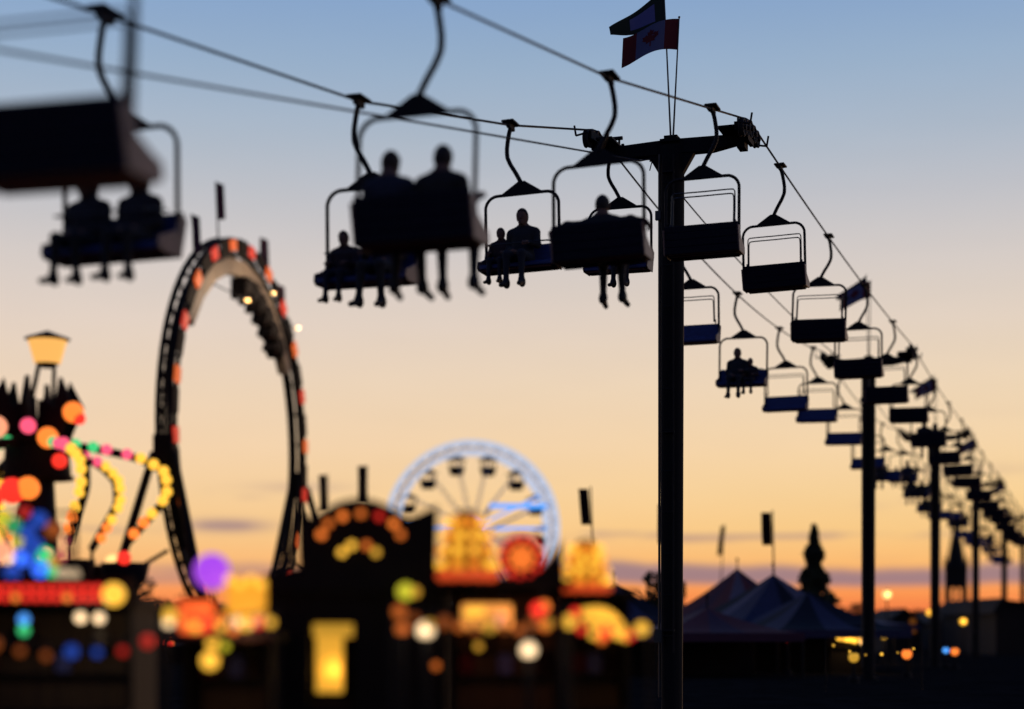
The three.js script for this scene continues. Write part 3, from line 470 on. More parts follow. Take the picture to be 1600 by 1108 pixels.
// ---------------------------------------------------------------- spider ride with bent, bulb-lined arms
{
  const D = 84, k = FOCAL / D, base = at(58, 0, D).setY(0), t = thing('spider_ride', 'spinning ride with lantern-topped dark tower and bent arms lined with coloured bulbs', 'fair ride', undefined, base);
  const Y = (py) => EYE + (HORIZON - py) / k, X = (px) => (px - 58) / k;
  part(t, 'base_platform', [cyl(6.2, 6.5, 0.8, 0, 0.4, 0, 32), cyl(3.0, 3.5, 1.4, 0, 1.4, 0, 24)], M.darkPaint);
  part(t, 'mast', cyl(0.8, 1.2, Y(745) - 1.6, 0, (Y(745) + 1.6) / 2, 0, 20), M.navy);
  part(t, 'drum', [cyl(1.5, 1.62, 1.75, 0, Y(718), 0, 28), cyl(1.75, 1.75, 0.16, 0, Y(689), 0, 28), cyl(1.75, 1.75, 0.16, 0, Y(747), 0, 28)], M.darkPaint);
  for (let i = 0; i < 6; i++) { const a = i / 6 * Math.PI * 2 + 0.5, g = slab([[0.3, 0], [1.55, 0], [2.25, 1.7], [1.6, 2.9], [1.25, 1.5], [0.5, 2.0]], 0.24, 0.03).rotateY(a).translate(0, Y(688), 0); part(t, 'crown_fin', g, i % 2 ? M.maroon : M.darkPaint); }
  for (let i = 0; i < 4; i++) { const a = i * Math.PI / 2 + 0.6; part(t, 'lantern_strut', rod(V(1.0 * Math.cos(a), Y(690), 1.0 * Math.sin(a)), V(0.5 * Math.cos(a) + X(73), Y(568), 0.5 * Math.sin(a)), 0.07), M.steel); }
  const lan = part(t, 'lantern_light', cyl(0.95, 0.62, 1.2, X(74), Y(549), 0, 20), glow(1.0, 0.5, 0.12, 1.0));
  part(lan, 'lantern_roof', [new THREE.ConeGeometry(1.12, 0.42, 20).translate(X(74), Y(523), 0), cyl(1.0, 1.0, 0.14, X(74), Y(530), 0, 20)], M.maroon); part(lan, 'lantern_foot', cyl(0.6, 0.3, 0.24, X(74), Y(571), 0, 16), M.maroon);
  const globes = [[130, 652, 0.5, 'orange'], [92, 691, 0.5, 'orange'], [60, 672, 0.38, 'pink'], [38, 772, 0.62, 'red'], [62, 768, 0.55, 'orange'], [8, 782, 0.5, 'red'], [108, 726, 0.36, 'red'], [14, 674, 0.5, 'peach'], [140, 662, 0.3, 'red'], [116, 700, 0.3, 'pink']];
  for (const [px, py, r, c] of globes) { const z = 1.8 + (px % 3) * 0.1, g = part(t, 'globe_light', ball(r, 16), G[c], V(X(px), Y(py), z)); part(g, 'globe_stem', rod(V(0, 0, 0), V(-X(px) * 0.4, 0.05, -z * 0.8), 0.08), M.steel); }
  const bulb = ball(0.27, 10), seq = ['green', 'green', 'pink', 'pink', 'yellow', 'yellow'];
  for (let i = 0; i < 6; i++) {
    const a = 0.1 + i / 6 * Math.PI * 2, arm = new THREE.Group(); arm.name = 'arm'; arm.rotation.y = a; t.add(arm);
    const p = [V(1.3, Y(694), 0), V(3.0, Y(702), 0), V(4.9, Y(716), 0), V(6.1, Y(738), 0), V(6.2, Y(775), 0), V(5.2, Y(815), 0), V(4.2, Y(852), 0)];
    part(arm, 'arm_tube', tube(p, 0.2, 40, 8), M.darkPaint);
    const cv = new THREE.CatmullRomCurve3(p, false, 'catmullrom', 0.3);
    for (let j = 0; j < 13; j++) { const u = 0.06 + j * 0.072, q = cv.getPoint(u).add(V(0, 0.06, 0.24)); part(arm, 'arm_bulb', bulb, u < 0.5 ? G[seq[Math.floor(u * 12) % 6]] : u < 0.8 ? G.yellow : G.orange, q); }
    const c = part(arm, 'tub', new THREE.LatheGeometry([[0, -1.1], [0.6, -1.05], [1.0, -0.7], [1.15, -0.1], [1.18, 0.15], [1.08, 0.15], [1.0, -0.1], [0, -0.5]].map(([x, y]) => new THREE.Vector2(x, y)), 22), i % 2 ? M.maroon : M.navy, V(4.2, Y(852) - 1.0, 0));
    part(c, 'tub_hanger', rod(V(0, -0.5, 0), V(0, 1.05, 0), 0.09), M.steel); part(c, 'tub_light', ball(0.34, 12), [G.red, G.warm, G.peach][i % 3], V(0.1, 0.35, 1.2));
  }
  for (let i = 0; i < 18; i++) { const a = i / 18 * Math.PI * 2; part(t, 'skirt_light', ball(0.2, 10), [G.red, G.orange, G.green, G.blue][i % 4], V(6.4 * Math.cos(a), 0.95, 6.4 * Math.sin(a))); }
}

// ---------------------------------------------------------------- small stalls of the midway, near the camera's side of the lift
function kit(px0, d) { const k = FOCAL / d; return { X: (px) => (px - px0) / k, Y: (py) => EYE + (HORIZON - py) / k, base: at(px0, 0, d).setY(0), k }; }
M.ply = std(0.13, 0.07, 0.03, 0.8, 0, { map: streak });
const dimmed = (m, f) => Object.assign(m.clone(), { emissiveIntensity: m.emissiveIntensity * f });
Object.assign(G, { redDim: dimmed(G.red, 0.4), pinkDim: dimmed(G.pink, 0.35), whiteDim: dimmed(G.white, 0.4), blueDim: dimmed(G.blue, 0.25), greenDim: dimmed(G.green, 0.4), emberDim: dimmed(G.orange, 0.18) });
Object.assign(G, { amberDim: dimmed(G.orange, 0.42), goldDim: dimmed(G.yellow, 0.42) });
const bulbGeo = { s: ball(0.029, 12), m: ball(0.042, 14), l: ball(0.062, 16), xl: ball(0.085, 18) };
function stallBody(t, x0, x1, top, depth, mat) {            // three walls with an open counter, posts and roof
  const w = x1 - x0, cx = (x0 + x1) / 2;
  part(part(t, 'back_wall', box(w, top, 0.04, cx, top / 2, -depth), mat), 'lining', box(w - 0.1, top - 0.1, 0.02, cx, top / 2, -depth + 0.035), M.ply);
  for (let i = 0; i < 5; i++) part(t, 'prize', i % 2 ? ball(0.07 + 0.02 * (i % 3), 12).scale(1, 1.25, 1) : rbox(0.12, 0.16, 0.1, 0.02), [M.cRed, M.wood, M.cLilac, M.cream, M.maroon][i], V(x0 + 0.12 + (w - 0.24) * i / 4, 1.34 + 0.2 * ((i * 3) % 2), -depth + 0.12));
  part(t, 'shelf', [box(w - 0.1, 0.02, 0.16, cx, 1.25, -depth + 0.12), box(w - 0.1, 0.02, 0.16, cx, 1.45, -depth + 0.12)], M.wood);
  for (const [x, s] of [[x0, 1], [x1, -1]]) part(t, 'side_wall', box(0.04, top, depth - 0.05, x + s * 0.02, top / 2, -depth / 2), mat);
  part(t, 'counter', [box(w - 0.1, 0.95, 0.05, cx, 0.475, -0.03), rbox(w, 0.05, 0.3, 0.01, cx, 0.975, 0.0)], mat);
  part(t, 'roof', box(w + 0.12, 0.05, depth + 0.16, cx, top + 0.027, -depth / 2), mat);
}
{ // game stall with red bulb fascia and prize wheel
  const q = kit(50, 13), t = thing('game_stall', 'dark game stall with a fascia of small red bulbs and one amber end bulb', 'stall', 'stalls along the midway', q.base);
  const x0 = q.X(-90), x1 = q.X(206), y0 = q.Y(946), y1 = q.Y(914);
  stallBody(t, x0, x1, y0, 0.9, M.darkPaint);
  const f = part(t, 'fascia', box(x1 - x0 + 0.06, y1 - y0 + 0.04, 0.04, (x0 + x1) / 2, (y0 + y1) / 2 + 0.03, 0.12), M.maroon);
  for (let r = 0; r < 2; r++) for (let i = 0; i < 17; i++) part(f, 'fascia_bulb', bulbGeo.s, i % 5 === 2 && !r ? G.orange : G.red, V(x0 + 0.06 + i * (x1 - x0 - 0.2) / 16, y0 + 0.055 + r * 0.07, 0.16));
  part(t, 'end_bulb', bulbGeo.xl, G.yellow, V(q.X(190), q.Y(930), 0.26));
  for (const [px, py, c] of [[128, 965, 'white'], [158, 966, 'white'], [40, 968, 'sky'], [40, 985, 'green']]) { const b = part(t, 'counter_lamp', bulbGeo.m, G[c], V(q.X(px), q.Y(py), 0.05)); part(b, 'lamp_cord', rod(V(0, 0.03, 0), V(0, y0 - q.Y(py) + 0.01, -0.02), 0.006), M.rubber); }
  lamp(V(q.base.x + q.X(143), q.Y(975), q.base.z + 0.2), RGB(1, 0.8, 0.55), 0.25);
  const w = thing('lamp_rack', 'rack of blue, green and yellow globe lamps on the game stall roof', 'lamp rack', undefined, q.base.clone().add(V(0, y0 + 0.052, 0)));
  const RY = (py) => q.Y(py) - y0 - 0.052;
  for (const py of [800, 832, 864, 894]) part(w, 'rail', rod(V(q.X(-60), RY(py), -0.1), V(q.X(112), RY(py), -0.1), 0.012), M.steel);
  for (const px of [-60, 26, 112]) part(w, 'upright', rod(V(q.X(px), 0, -0.1), V(q.X(px), RY(790), -0.1), 0.018), M.steel);
  const rack = [[6, 812, 'lime', 'l'], [22, 822, 'greenDim', 'l'], [-8, 838, 'yellow', 'l'], [4, 862, 'peach', 'xl'], [14, 872, 'white', 'm'], [36, 872, 'blue', 'l'], [30, 848, 'lime', 'm'], [52, 856, 'blueDim', 'xl'], [70, 868, 'green', 'l'], [84, 878, 'goldDim', 'm'], [64, 890, 'blue', 'l'], [82, 894, 'green', 'm'], [96, 868, 'pinkDim', 'm'], [62, 812, 'blueDim', 'l'], [84, 828, 'emberDim', 'l'], [40, 800, 'redDim', 'm'], [100, 900, 'whiteDim', 'l'], [118, 898, 'whiteDim', 'm'], [-20, 880, 'blue', 'l'], [20, 896, 'blueDim', 'l'], [102, 846, 'pinkDim', 's'], [44, 832, 'blueDim', 'l']];
  for (const [px, py, c, g] of rack) { const p = V(q.X(px), RY(py), 0.02), l = part(w, 'globe_lamp', bulbGeo[g], G[c], p); part(l, 'lamp_stem', rod(V(0, 0, -0.02), V(0, 0.0, -0.12), 0.012), M.brass); }
}
{ // food cart with purple globe
  const q = kit(352, 12), t = thing('food_cart', 'food cart hung with purple, orange and yellow lamps below the loop ride', 'food cart', undefined, q.base);
  const x0 = q.X(282), x1 = q.X(424), y0 = q.Y(925);
  stallBody(t, x0, x1, q.Y(1000), 0.6, M.darkPaint);
  part(t, 'canopy_post', rod(V(x0 + 0.03, q.Y(1000), -0.05), V(x0 + 0.03, y0, -0.05), 0.015), M.steel); part(t, 'canopy_post', rod(V(x1 - 0.03, q.Y(1000), -0.05), V(x1 - 0.03, y0, -0.05), 0.015), M.steel);
  const purple = part(t, 'purple_globe_lamp', ball(0.125, 22), G.purple, V(q.X(331), q.Y(893), 0)); part(purple, 'lamp_post', rod(V(0, -0.1, 0), V(0, q.Y(1000) - q.Y(893), -0.05), 0.014), M.steel);
  const drum = part(t, 'drum_lamp', cyl(0.125, 0.11, 0.215, q.X(308), q.Y(965), 0.05, 22), Object.assign(G.orange.clone(), { emissiveIntensity: 1.25, emissive: RGB(1, 0.12, 0.02) })); part(drum, 'drum_cap', cyl(0.13, 0.13, 0.02, q.X(308), q.Y(965) + 0.118, 0.05, 22), M.maroon);
  const pan = part(t, 'menu_sign', rbox(0.28, 0.30, 0.06, 0.03, q.X(385), q.Y(935), 0), Object.assign(G.yellow.clone(), { emissiveIntensity: 0.8, emissive: RGB(1, 0.42, 0.025) }));
  for (let i = 0; i < 4; i++) part(pan, 'sign_bulb', bulbGeo.s, G.yellow, V(q.X(360) + i * 0.075, q.Y(905 + (i % 2) * 8), 0.06));
  for (const [px, py, c, g] of [[372, 972, 'white', 'm'], [408, 970, 'peach', 'm'], [348, 968, 'orange', 'm'], [395, 975, 'white', 's'], [337, 1004, 'yellow', 'm'], [356, 1010, 'lime', 's'], [333, 1032, 'yellow', 'l']]) { const b = part(t, 'festoon_bulb', bulbGeo[g], G[c], V(q.X(px), q.Y(py), 0.13)); part(b, 'bulb_holder', rod(V(0, 0, -0.02), V(0, 0.02, -0.12), 0.014), M.rubber); }
  part(t, 'awning', slab([[0, 0], [0.32, -0.1], [0.32, -0.13], [0, -0.03]], x1 - x0 + 0.08).rotateY(-Math.PI / 2).translate((x0 + x1) / 2, q.Y(1000) + 0.13, -0.12), M.maroon);
  lamp(V(q.base.x + q.X(390), q.Y(985), q.base.z + 0.3), RGB(1, 0.6, 0.3), 0.25);
}
{ // ticket booth with bulb arches
  const q = kit(558, 12.5), t = thing('ticket_booth', 'black ticket booth with horned crest, arches of amber bulbs and lit doorway', 'ticket booth', 'stalls along the midway', q.base);
  const pts = [[418, 900], [470, 888], [466, 784], [474, 800], [488, 812], [512, 797], [535, 786], [562, 781], [590, 786], [615, 797], [638, 812], [655, 806], [683, 793], [680, 888], [692, 905], [692, 925], [418, 925]].map(([x, y]) => [q.X(x), q.Y(y)]);
  const cr = part(t, 'crest', slab(pts.reverse(), 0.06, 0.008).translate(0, 0, 0.06), M.darkPaint);
  const arch = (n, cx, cy, rx, ry, a0, a1, c, g) => { for (let i = 0; i < n; i++) { const a = a0 + (a1 - a0) * i / (n - 1); part(cr, 'arch_bulb', bulbGeo[g], G[typeof c === 'string' ? c : c[i % c.length]], V(q.X(cx + rx * Math.cos(a)), q.Y(cy - ry * Math.sin(a)), 0.11)); } };
  const dim = (m, k) => Object.assign(m.clone(), { emissiveIntensity: m.emissiveIntensity * k }); G.amberDim = dim(G.orange, 0.42); G.goldDim = dim(G.yellow, 0.42); G.archA = dim(G.orange, 1.05); G.archB = dim(G.orange, 0.62); G.archC = dim(G.red, 0.6); G.goldA = dim(G.yellow, 1.15); G.goldB = dim(G.yellow, 0.7);
  arch(7, 566, 842, 62, 38, 3.0, 0.14, ['archA', 'archB', 'archA', 'archB', 'archC'], 's'); arch(4, 563, 868, 27, 16, 2.9, 0.24, ['goldA', 'goldA', 'archB', 'goldB'], 's');
  const x0 = q.X(420), x1 = q.X(690), top = q.Y(925);
  part(t, 'side_wall', box(0.05, top, 1.1, x0 + 0.025, top / 2, -0.55), M.darkPaint); part(t, 'side_wall', box(0.05, top, 1.1, x1 - 0.025, top / 2, -0.55), M.darkPaint);
  part(t, 'back_wall', box(x1 - x0 - 0.1, top, 0.05, 0, top / 2, -1.1), M.darkPaint); part(t, 'roof', box(x1 - x0 + 0.1, 0.05, 1.2, 0, top + 0.03, -0.56), M.darkPaint);
  const dx0 = q.X(484), dx1 = q.X(552), dt = q.Y(972);        // front wall round the doorway
  part(t, 'front_wall', [box(dx0 - x0 - 0.05, top, 0.05, (x0 + 0.05 + dx0) / 2, top / 2, -0.02), box(x1 - dx1 - 0.05, top, 0.05, (x1 - 0.05 + dx1) / 2, top / 2, -0.02), box(dx1 - dx0, top - dt, 0.05, (dx0 + dx1) / 2, (top + dt) / 2, -0.02)], M.darkPaint);
  const dw = part(t, 'doorway_light', rbox(0.2, 0.5, 0.04, 0.015, (dx0 + dx1) / 2 - 0.035, dt - 0.27, -0.2), Object.assign(G.yellow.clone(), { emissiveIntensity: 0.62 })); part(dw, 'upper_light', rbox(0.30, 0.1, 0.04, 0.015, (dx0 + dx1) / 2, dt - 0.06, -0.14), Object.assign(G.yellow.clone(), { emissiveIntensity: 0.5 }));
  part(t, 'door', box(dx1 - dx0 - 0.04, dt - 0.56, 0.04, (dx0 + dx1) / 2, (dt - 0.56) / 2, -0.05), M.maroon);
  for (const [px, py, c, g] of [[636, 925, 'lime', 'l'], [650, 926, 'goldDim', 'm']]) { const b = part(t, 'wall_lamp', bulbGeo[g], G[c], V(q.X(px), q.Y(py), 0.17)); part(b, 'lamp_arm', rod(V(0, 0, -0.02), V(0, 0.02, -0.19), 0.012), M.steel); }
  lamp(V(q.base.x + (dx0 + dx1) / 2, dt - 0.35, q.base.z - 0.12), RGB(1, 0.6, 0.15), 0.2);
}
function bellLantern(px, pyTop, pyBot, wPx, d, roofY, label) {
  const q = kit(px, d), h = (pyBot - pyTop) / q.k, r = wPx / 2 / q.k, t = thing('bell_lantern', label, 'lantern', 'bell lanterns on the stall roofs', q.base.clone().setY(q.Y(pyBot)));
  const N = 10; for (let i = 0; i < N; i++) {                // glowing gores
    const prof = []; for (let j = 0; j <= 10; j++) { const u = j / 10; prof.push(V2(r * (0.44 + 0.52 * Math.pow(u, 0.8)), h * (1 - u * 0.78))); }
    part(t, 'gore_light', new THREE.LatheGeometry(prof.reverse(), 5, i / N * Math.PI * 2 + 0.03, Math.PI * 2 / N - 0.06), i % 2 ? G.bellA : G.bellB);
  }
  part(t, 'frame', [cyl(r * 0.3, r * 0.44, h * 0.08, 0, h * 1.03, 0, 16), rod(V(0, 0.0, 0), V(0, h, 0), 0.02), ...Array.from({ length: N }, (_, i) => { const a = i / N * Math.PI * 2; return rod(V(r * 0.98 * Math.sin(a), h * 0.22, r * 0.98 * Math.cos(a)), V(r * 0.44 * Math.sin(a), h, r * 0.44 * Math.cos(a)), 0.006, 0.006, 5); })], M.maroon);
  for (let i = 0; i < 14; i++) { const a = i / 14 * Math.PI * 2; part(t, 'scallop_light', ball(r * 0.24, 12).scale(1, 0.9, 0.5), G.scallop, V(r * 1.02 * Math.sin(a), h * 0.14, r * 1.02 * Math.cos(a))).rotation.y = a; }
  for (let i = 0; i < N; i++) for (let j = 0; j < 4; j++) { const a = (i + 0.5) / N * Math.PI * 2, u = 0.12 + j * 0.26, rr = r * (0.45 + 0.52 * Math.pow(u, 0.8)) + 0.015; if (Math.cos(a) > -0.2) part(t, 'rib_bulb', bulbGeo.s, (i + j) % 3 ? G.bellBulb : G.bellDeep, V(rr * Math.sin(a), h * (1 - u * 0.78), rr * Math.cos(a))); }
  part(t, 'base_ring', cyl(r * 1.08, r * 1.08, 0.03, 0, 0.015, 0, 28), M.maroon);
  void roofY; return t;
}
const V2 = (x, y) => new THREE.Vector2(x, y);
G.bellA = glow(1.0, 0.42, 0.02, 0.5); G.bellB = glow(1.0, 0.26, 0.01, 0.3); G.scallop = glow(1.0, 0.10, 0.02, 0.6); G.bellBulb = glow(1.0, 0.5, 0.04, 1.5); G.bellDeep = glow(1.0, 0.3, 0.02, 1.0);
{ // candy stall carrying the first bell and a bulb rosette
  const q = kit(778, 12.5), t = thing('candy_stall', 'dark candy stall with orange sign, red bulb rosette and peaked corner', 'stall', 'stalls along the midway', q.base);
  const x0 = q.X(698), x1 = q.X(880), top = q.Y(918);
  stallBody(t, x0, x1, top, 0.9, M.darkPaint);
  const cr = part(t, 'crest', slab([[772, 918], [880, 918], [877, 846], [862, 872], [846, 892], [815, 902], [790, 905], [772, 904]].map(([x, y]) => [q.X(x), q.Y(y) + 0.004]).reverse(), 0.05, 0.006).translate(0, 0, 0.05), M.darkPaint);
  part(cr, 'rosette_disc', cyl(0.17, 0.17, 0.03, 0, 0, 0, 26).rotateX(Math.PI / 2).translate(q.X(815), q.Y(872), 0.0), M.maroon);
  for (let r = 0; r < 3; r++) { const n = [1, 7, 12][r]; for (let i = 0; i < n; i++) { const a = i / n * Math.PI * 2 + r; part(cr, 'rosette_bulb', bulbGeo[r ? 's' : 'm'], r === 2 ? G.rosRed : G.rosOr ?? (G.rosRed = Object.assign(G.red.clone(), { emissiveIntensity: 0.8 }), G.rosOr = Object.assign(G.orange.clone(), { emissiveIntensity: 0.95 })), V(q.X(815) + r * 0.07 * Math.cos(a), q.Y(872) + r * 0.07 * Math.sin(a), 0.05)); } }
  const sg = part(t, 'stall_sign', rbox(q.X(800) - q.X(722), 0.175, 0.05, 0.03, q.X(761), q.Y(963), 0.14), Object.assign(G.warm.clone(), { emissiveIntensity: 0.95, emissive: RGB(1, 0.36, 0.06) })); for (const px of [735, 788]) part(sg, 'sign_bracket', rod(V(q.X(px), q.Y(940), 0.12), V(q.X(px), top + 0.01, 0.04), 0.012), M.steel);
  for (const [px, py, c, g] of [[737, 958, 'yellow', 'm'], [752, 955, 'yellow', 's'], [783, 968, 'peach', 'm']]) part(sg, 'sign_bulb', bulbGeo[g], G[c], V(q.X(px), q.Y(py), 0.2));
  for (const [px, py, c, g] of [[842, 954, 'red', 'l'], [850, 948, 'orange', 'm'], [852, 978, 'amberDim', 'm'], [748, 1010, 'goldDim', 's'], [682, 1040, 'amberDim', 's']]) { const b = part(t, 'hanging_bulb', bulbGeo[g], G[c], V(q.X(px), q.Y(py), 0.1)); part(b, 'bulb_cord', rod(V(0, 0.03, 0), V(0, top - q.Y(py), -0.03), 0.006), M.rubber); }
  bellLantern(729, 806, 916, 92, 12.5, 0, 'bell-shaped yellow lantern with red scalloped hem, larger one beside ticket booth');
  lamp(V(q.base.x + q.X(815), q.Y(975), q.base.z + 0.25), RGB(1, 0.4, 0.15), 0.2);
}
{ // drink stall with the second bell and a curved yellow sign
  const q = kit(930, 13), t = thing('drink_stall', 'drink stall with curved yellow glowing sign beside the first lift tower', 'stall', 'stalls along the midway', q.base);
  const x0 = q.X(884), x1 = q.X(985), top = q.Y(934);
  stallBody(t, x0, x1, top, 0.7, M.darkPaint);
  const pts = []; for (let i = 0; i <= 12; i++) { const u = i / 12; pts.push([q.X(908 + 72 * u), q.Y(952 - 6 * Math.sin(u * 2.6) + 40 * u * u * u)]); } for (let i = 12; i >= 0; i--) { const u = i / 12; pts.push([q.X(910 + 66 * u), q.Y(974 + 28 * u)]); }
  const sg = part(t, 'curved_sign', slab(pts, 0.05, 0.006).translate(0, 0, 0.2), Object.assign(G.yellow.clone(), { emissiveIntensity: 0.9 })); part(sg, 'sign_arm', rod(V(q.X(945), q.Y(965), 0.17), V(q.X(945), top, 0.05), 0.014), M.steel);
  part(t, 'side_bulb', bulbGeo.m, G.red, V(q.X(898), q.Y(958), 0.12)); part(t, 'side_bulb', bulbGeo.m, G.amberDim, V(q.X(938), q.Y(998), 0.18));
  bellLantern(915, 850, 932, 74, 13, 0, 'bell-shaped amber lantern with red hem on the drink stall roof');
  lamp(V(q.base.x + q.X(945), q.Y(985), q.base.z + 0.35), RGB(1, 0.6, 0.15), 0.2);
}
// low globe lamps between the stalls
[[665, 985, 11.6, 0.058, 'white', 'white globe path lamp between ticket booth and candy stall'], [826, 1016, 11.6, 0.054, 'white', 'white globe path lamp in front of the candy stall'], [261, 972, 11.6, 0.045, 'white', 'white globe path lamp beside the food cart'], [628, 983, 11.6, 0.04, 'amberDim', 'dim amber globe path lamp beside the white one']].forEach(([px, py, d, r, c, label]) => {
  const p = at(px, py, d), t = thing('path_lamp', label, 'lamp', 'globe lamps along the midway', p.clone().setY(0));
  part(t, 'globe_lamp', ball(r, 20), G[c], V(0, p.y, 0)); part(t, 'post', [rod(V(0, 0, 0), V(0, p.y - r, 0), 0.03, 0.02), cyl(0.1, 0.12, 0.06, 0, 0.03, 0)], M.steel); part(t, 'collar', cyl(r * 0.6, r * 0.5, 0.03, 0, p.y - r, 0), M.steel);
  if (c === 'white') lamp(p.clone().add(V(0, 0.0, r + 0.03)), RGB(1, 0.84, 0.6), 0.1);
});

// festoon strings slung in front of the stalls, each between two slim poles
function festoon(a, b, d, n, sag, cols, label) {
  const A = at(...a, d), B = at(...b, d + 0.3), t = thing('festoon_string', label, 'string lights', 'bulb strings along the midway'), pt = (u) => A.clone().lerp(B, u).add(V(0, -sag * 4 * u * (1 - u), 0));
  part(t, 'wire', new THREE.TubeGeometry(new THREE.CatmullRomCurve3(Array.from({ length: 17 }, (_, i) => pt(i / 16))), 32, 0.006, 5), M.rubber);
  for (const e of [A, B]) part(t, 'pole', rod(V(e.x, 0, e.z), V(e.x, e.y + 0.02, e.z), 0.018, 0.014, 8), M.steel);
  for (let i = 0; i < n; i++) { const c = cols[(i * 7 + (i >> 1)) % cols.length], p = pt((i + 0.5) / n).add(V(0, -0.05 - 0.015 * (i % 3), 0)), bl = part(t, 'festoon_bulb', bulbGeo[i % 3 ? 's' : 'm'], G[c], p); part(bl, 'bulb_socket', cyl(0.013, 0.013, 0.05, 0, 0.045, 0, 8), M.rubber); }
}
festoon([-30, 990], [250, 985], 11.2, 7, 0.08, ['emberDim', 'redDim', 'blueDim', 'emberDim'], 'string of mixed bulbs slung before the game stall');
festoon([255, 945], [432, 950], 11, 9, 0.07, ['yellow', 'orange', 'red', 'yellow', 'red', 'goldDim'], 'bright string of warm bulbs before the food cart');
festoon([612, 940], [890, 950], 11.2, 12, 0.09, ['amberDim', 'emberDim', 'redDim', 'goldDim', 'emberDim', 'orange'], 'string of amber and red bulbs before the candy stall');
festoon([880, 955], [1012, 968], 11.4, 7, 0.06, ['yellow', 'emberDim', 'red', 'goldDim', 'orange'], 'string of yellow and red bulbs before the drink stall');
festoon([1290, 1000], [1440, 1004], 46, 6, 0.3, ['goldDim', 'amberDim', 'yellow', 'emberDim', 'orange'], 'string of amber bulbs beside the second tower');

// ---------------------------------------------------------------- tents
function tent(px, pyTop, d, w, dep, eave, mats, label, turn = 0) {
  const p = at(px, pyTop, d), t = thing('market_tent', label, 'tent', 'canvas tents beyond the first tower', p.clone().setY(0), turn), h = p.y, N = 12;
  for (let i = 0; i < N; i++) {                              // sagging canvas gores, colours alternating
    const pos = [], idx = [], a0 = i / N * Math.PI * 2 + 0.26, a1 = (i + 1) / N * Math.PI * 2 + 0.26, rim = (a) => { const c = Math.cos(a), s = Math.sin(a), m = Math.max(Math.abs(c), Math.abs(s)); return [c / m * w / 2, s / m * dep / 2]; };
    for (let j = 0; j <= 8; j++) { const u = j / 8, y = eave + (h - eave) * Math.pow(1 - u, 1.45); for (const a of [a0, a1]) { const [x, z] = rim(a); pos.push(x * u, y, z * u); } }
    for (let j = 0; j < 8; j++) idx.push(j * 2, j * 2 + 1, j * 2 + 2, j * 2 + 1, j * 2 + 3, j * 2 + 2);
    const g = new THREE.BufferGeometry(); g.setAttribute('position', new THREE.Float32BufferAttribute(pos, 3)); g.setAttribute('uv', new THREE.Float32BufferAttribute(pos.filter((_, k) => k % 3 !== 1), 2)); g.setIndex(idx); g.computeVertexNormals();
    part(t, 'canvas_gore', g, mats[i % mats.length]);
  }
  for (const sx of [-1, 1]) for (const sz of [-1, 1]) part(t, 'post', rod(V(sx * (w / 2 - 0.05), 0, sz * (dep / 2 - 0.05)), V(sx * (w / 2 - 0.05), eave, sz * (dep / 2 - 0.05)), 0.05), M.steel);
  for (const [ww, x, z, ry] of [[w, 0, dep / 2, 0], [w, 0, -dep / 2, 0], [dep, w / 2, 0, Math.PI / 2], [dep, -w / 2, 0, Math.PI / 2]]) part(t, 'valance', box(ww, 0.3, 0.03, x, eave - 0.13, z, ry), mats[0]);
  part(t, 'back_wall', box(w - 0.2, eave - 0.3, 0.04, 0, (eave - 0.3) / 2, -dep / 2 + 0.1), M.darkPaint);
  part(t, 'finial', [rod(V(0, h - 0.05, 0), V(0, h + 0.4, 0), 0.03), ball(0.07, 8).translate(0, h + 0.4, 0)], M.steel);
  return t;
}
tent(1152, 888, 78, 6.2, 6, 2.0, [M.redCanvas, M.plumCanvas, M.redCanvas, M.paleCanvas], 'red and plum striped canvas tent behind the first tower', 0.5);
tent(1208, 897, 70, 7.0, 6.5, 1.75, [M.blueCanvas, M.paleCanvas, M.navy, M.blueCanvas], 'navy and pale striped canvas tent below the dark vertical banner', 0.35);
tent(1262, 925, 66, 5.5, 6, 1.6, [M.blueCanvas, M.navy], 'low deep blue canvas tent next to the conifer', 0.3);
tent(958, 910, 74, 5.5, 5.5, 2.0, [M.blueCanvas, M.navy, M.blueCanvas], 'blue canvas tent behind the drink stall', 0.4);
tent(1105, 950, 60, 5.2, 5, 1.5, [M.plumCanvas, M.redCanvas], 'low plum and red tent at the foot of the first tower', 0.2);
tent(1318, 962, 92, 6, 6, 1.9, [M.blueCanvas, M.paleCanvas], 'blue and pale tent beside the second tower', 0.2);

// tall vertical banners on poles
[[1199, 801, 852, 72, 0.42, 0.03, 'dark vertical banner on thin pole above the navy striped tent'], [1124, 822, 868, 110, 0.3, -0.12, 'narrow brown feather banner behind the red tent'], [916, 764, 820, 70, 0.4, 0.06, 'dark vertical banner above the drink stall'], [566, 728, 788, 120, 0.6, 0.0, 'brown vertical banner behind the ticket booth'], [506, 742, 800, 130, 0.6, 0.04, 'faded vertical banner beside the loop ride'], [1036, 788, 850, 66, 0.4, 0.0, 'dark banner half hidden by the first tower']].forEach(([px, y0, y1, d, w, lean, label]) => {
  const a = at(px, y0, d), b = at(px, y1, d), t = thing('banner', label, 'banner', 'vertical banners over the midway', a.clone().setY(0)), h = a.y - b.y;
  part(t, 'pole', rod(V(lean * 3 + w / 2 + 0.04, 0, 0), V(w / 2 + 0.04 - lean, a.y + 0.1, 0), 0.05, 0.03, 8), M.steel);
  const g = new THREE.PlaneGeometry(w, h, 4, 16), p = g.attributes.position; for (let i = 0; i < p.count; i++) { p.setZ(i, 0.08 * Math.sin(p.getY(i) * 3 + p.getX(i) * 5)); p.setX(i, p.getX(i) - lean * (p.getY(i) / h + 0.5) * 2); }
  g.computeVertexNormals(); part(t, 'cloth', g.translate(0, (a.y + b.y) / 2, 0), M.maroon);
});

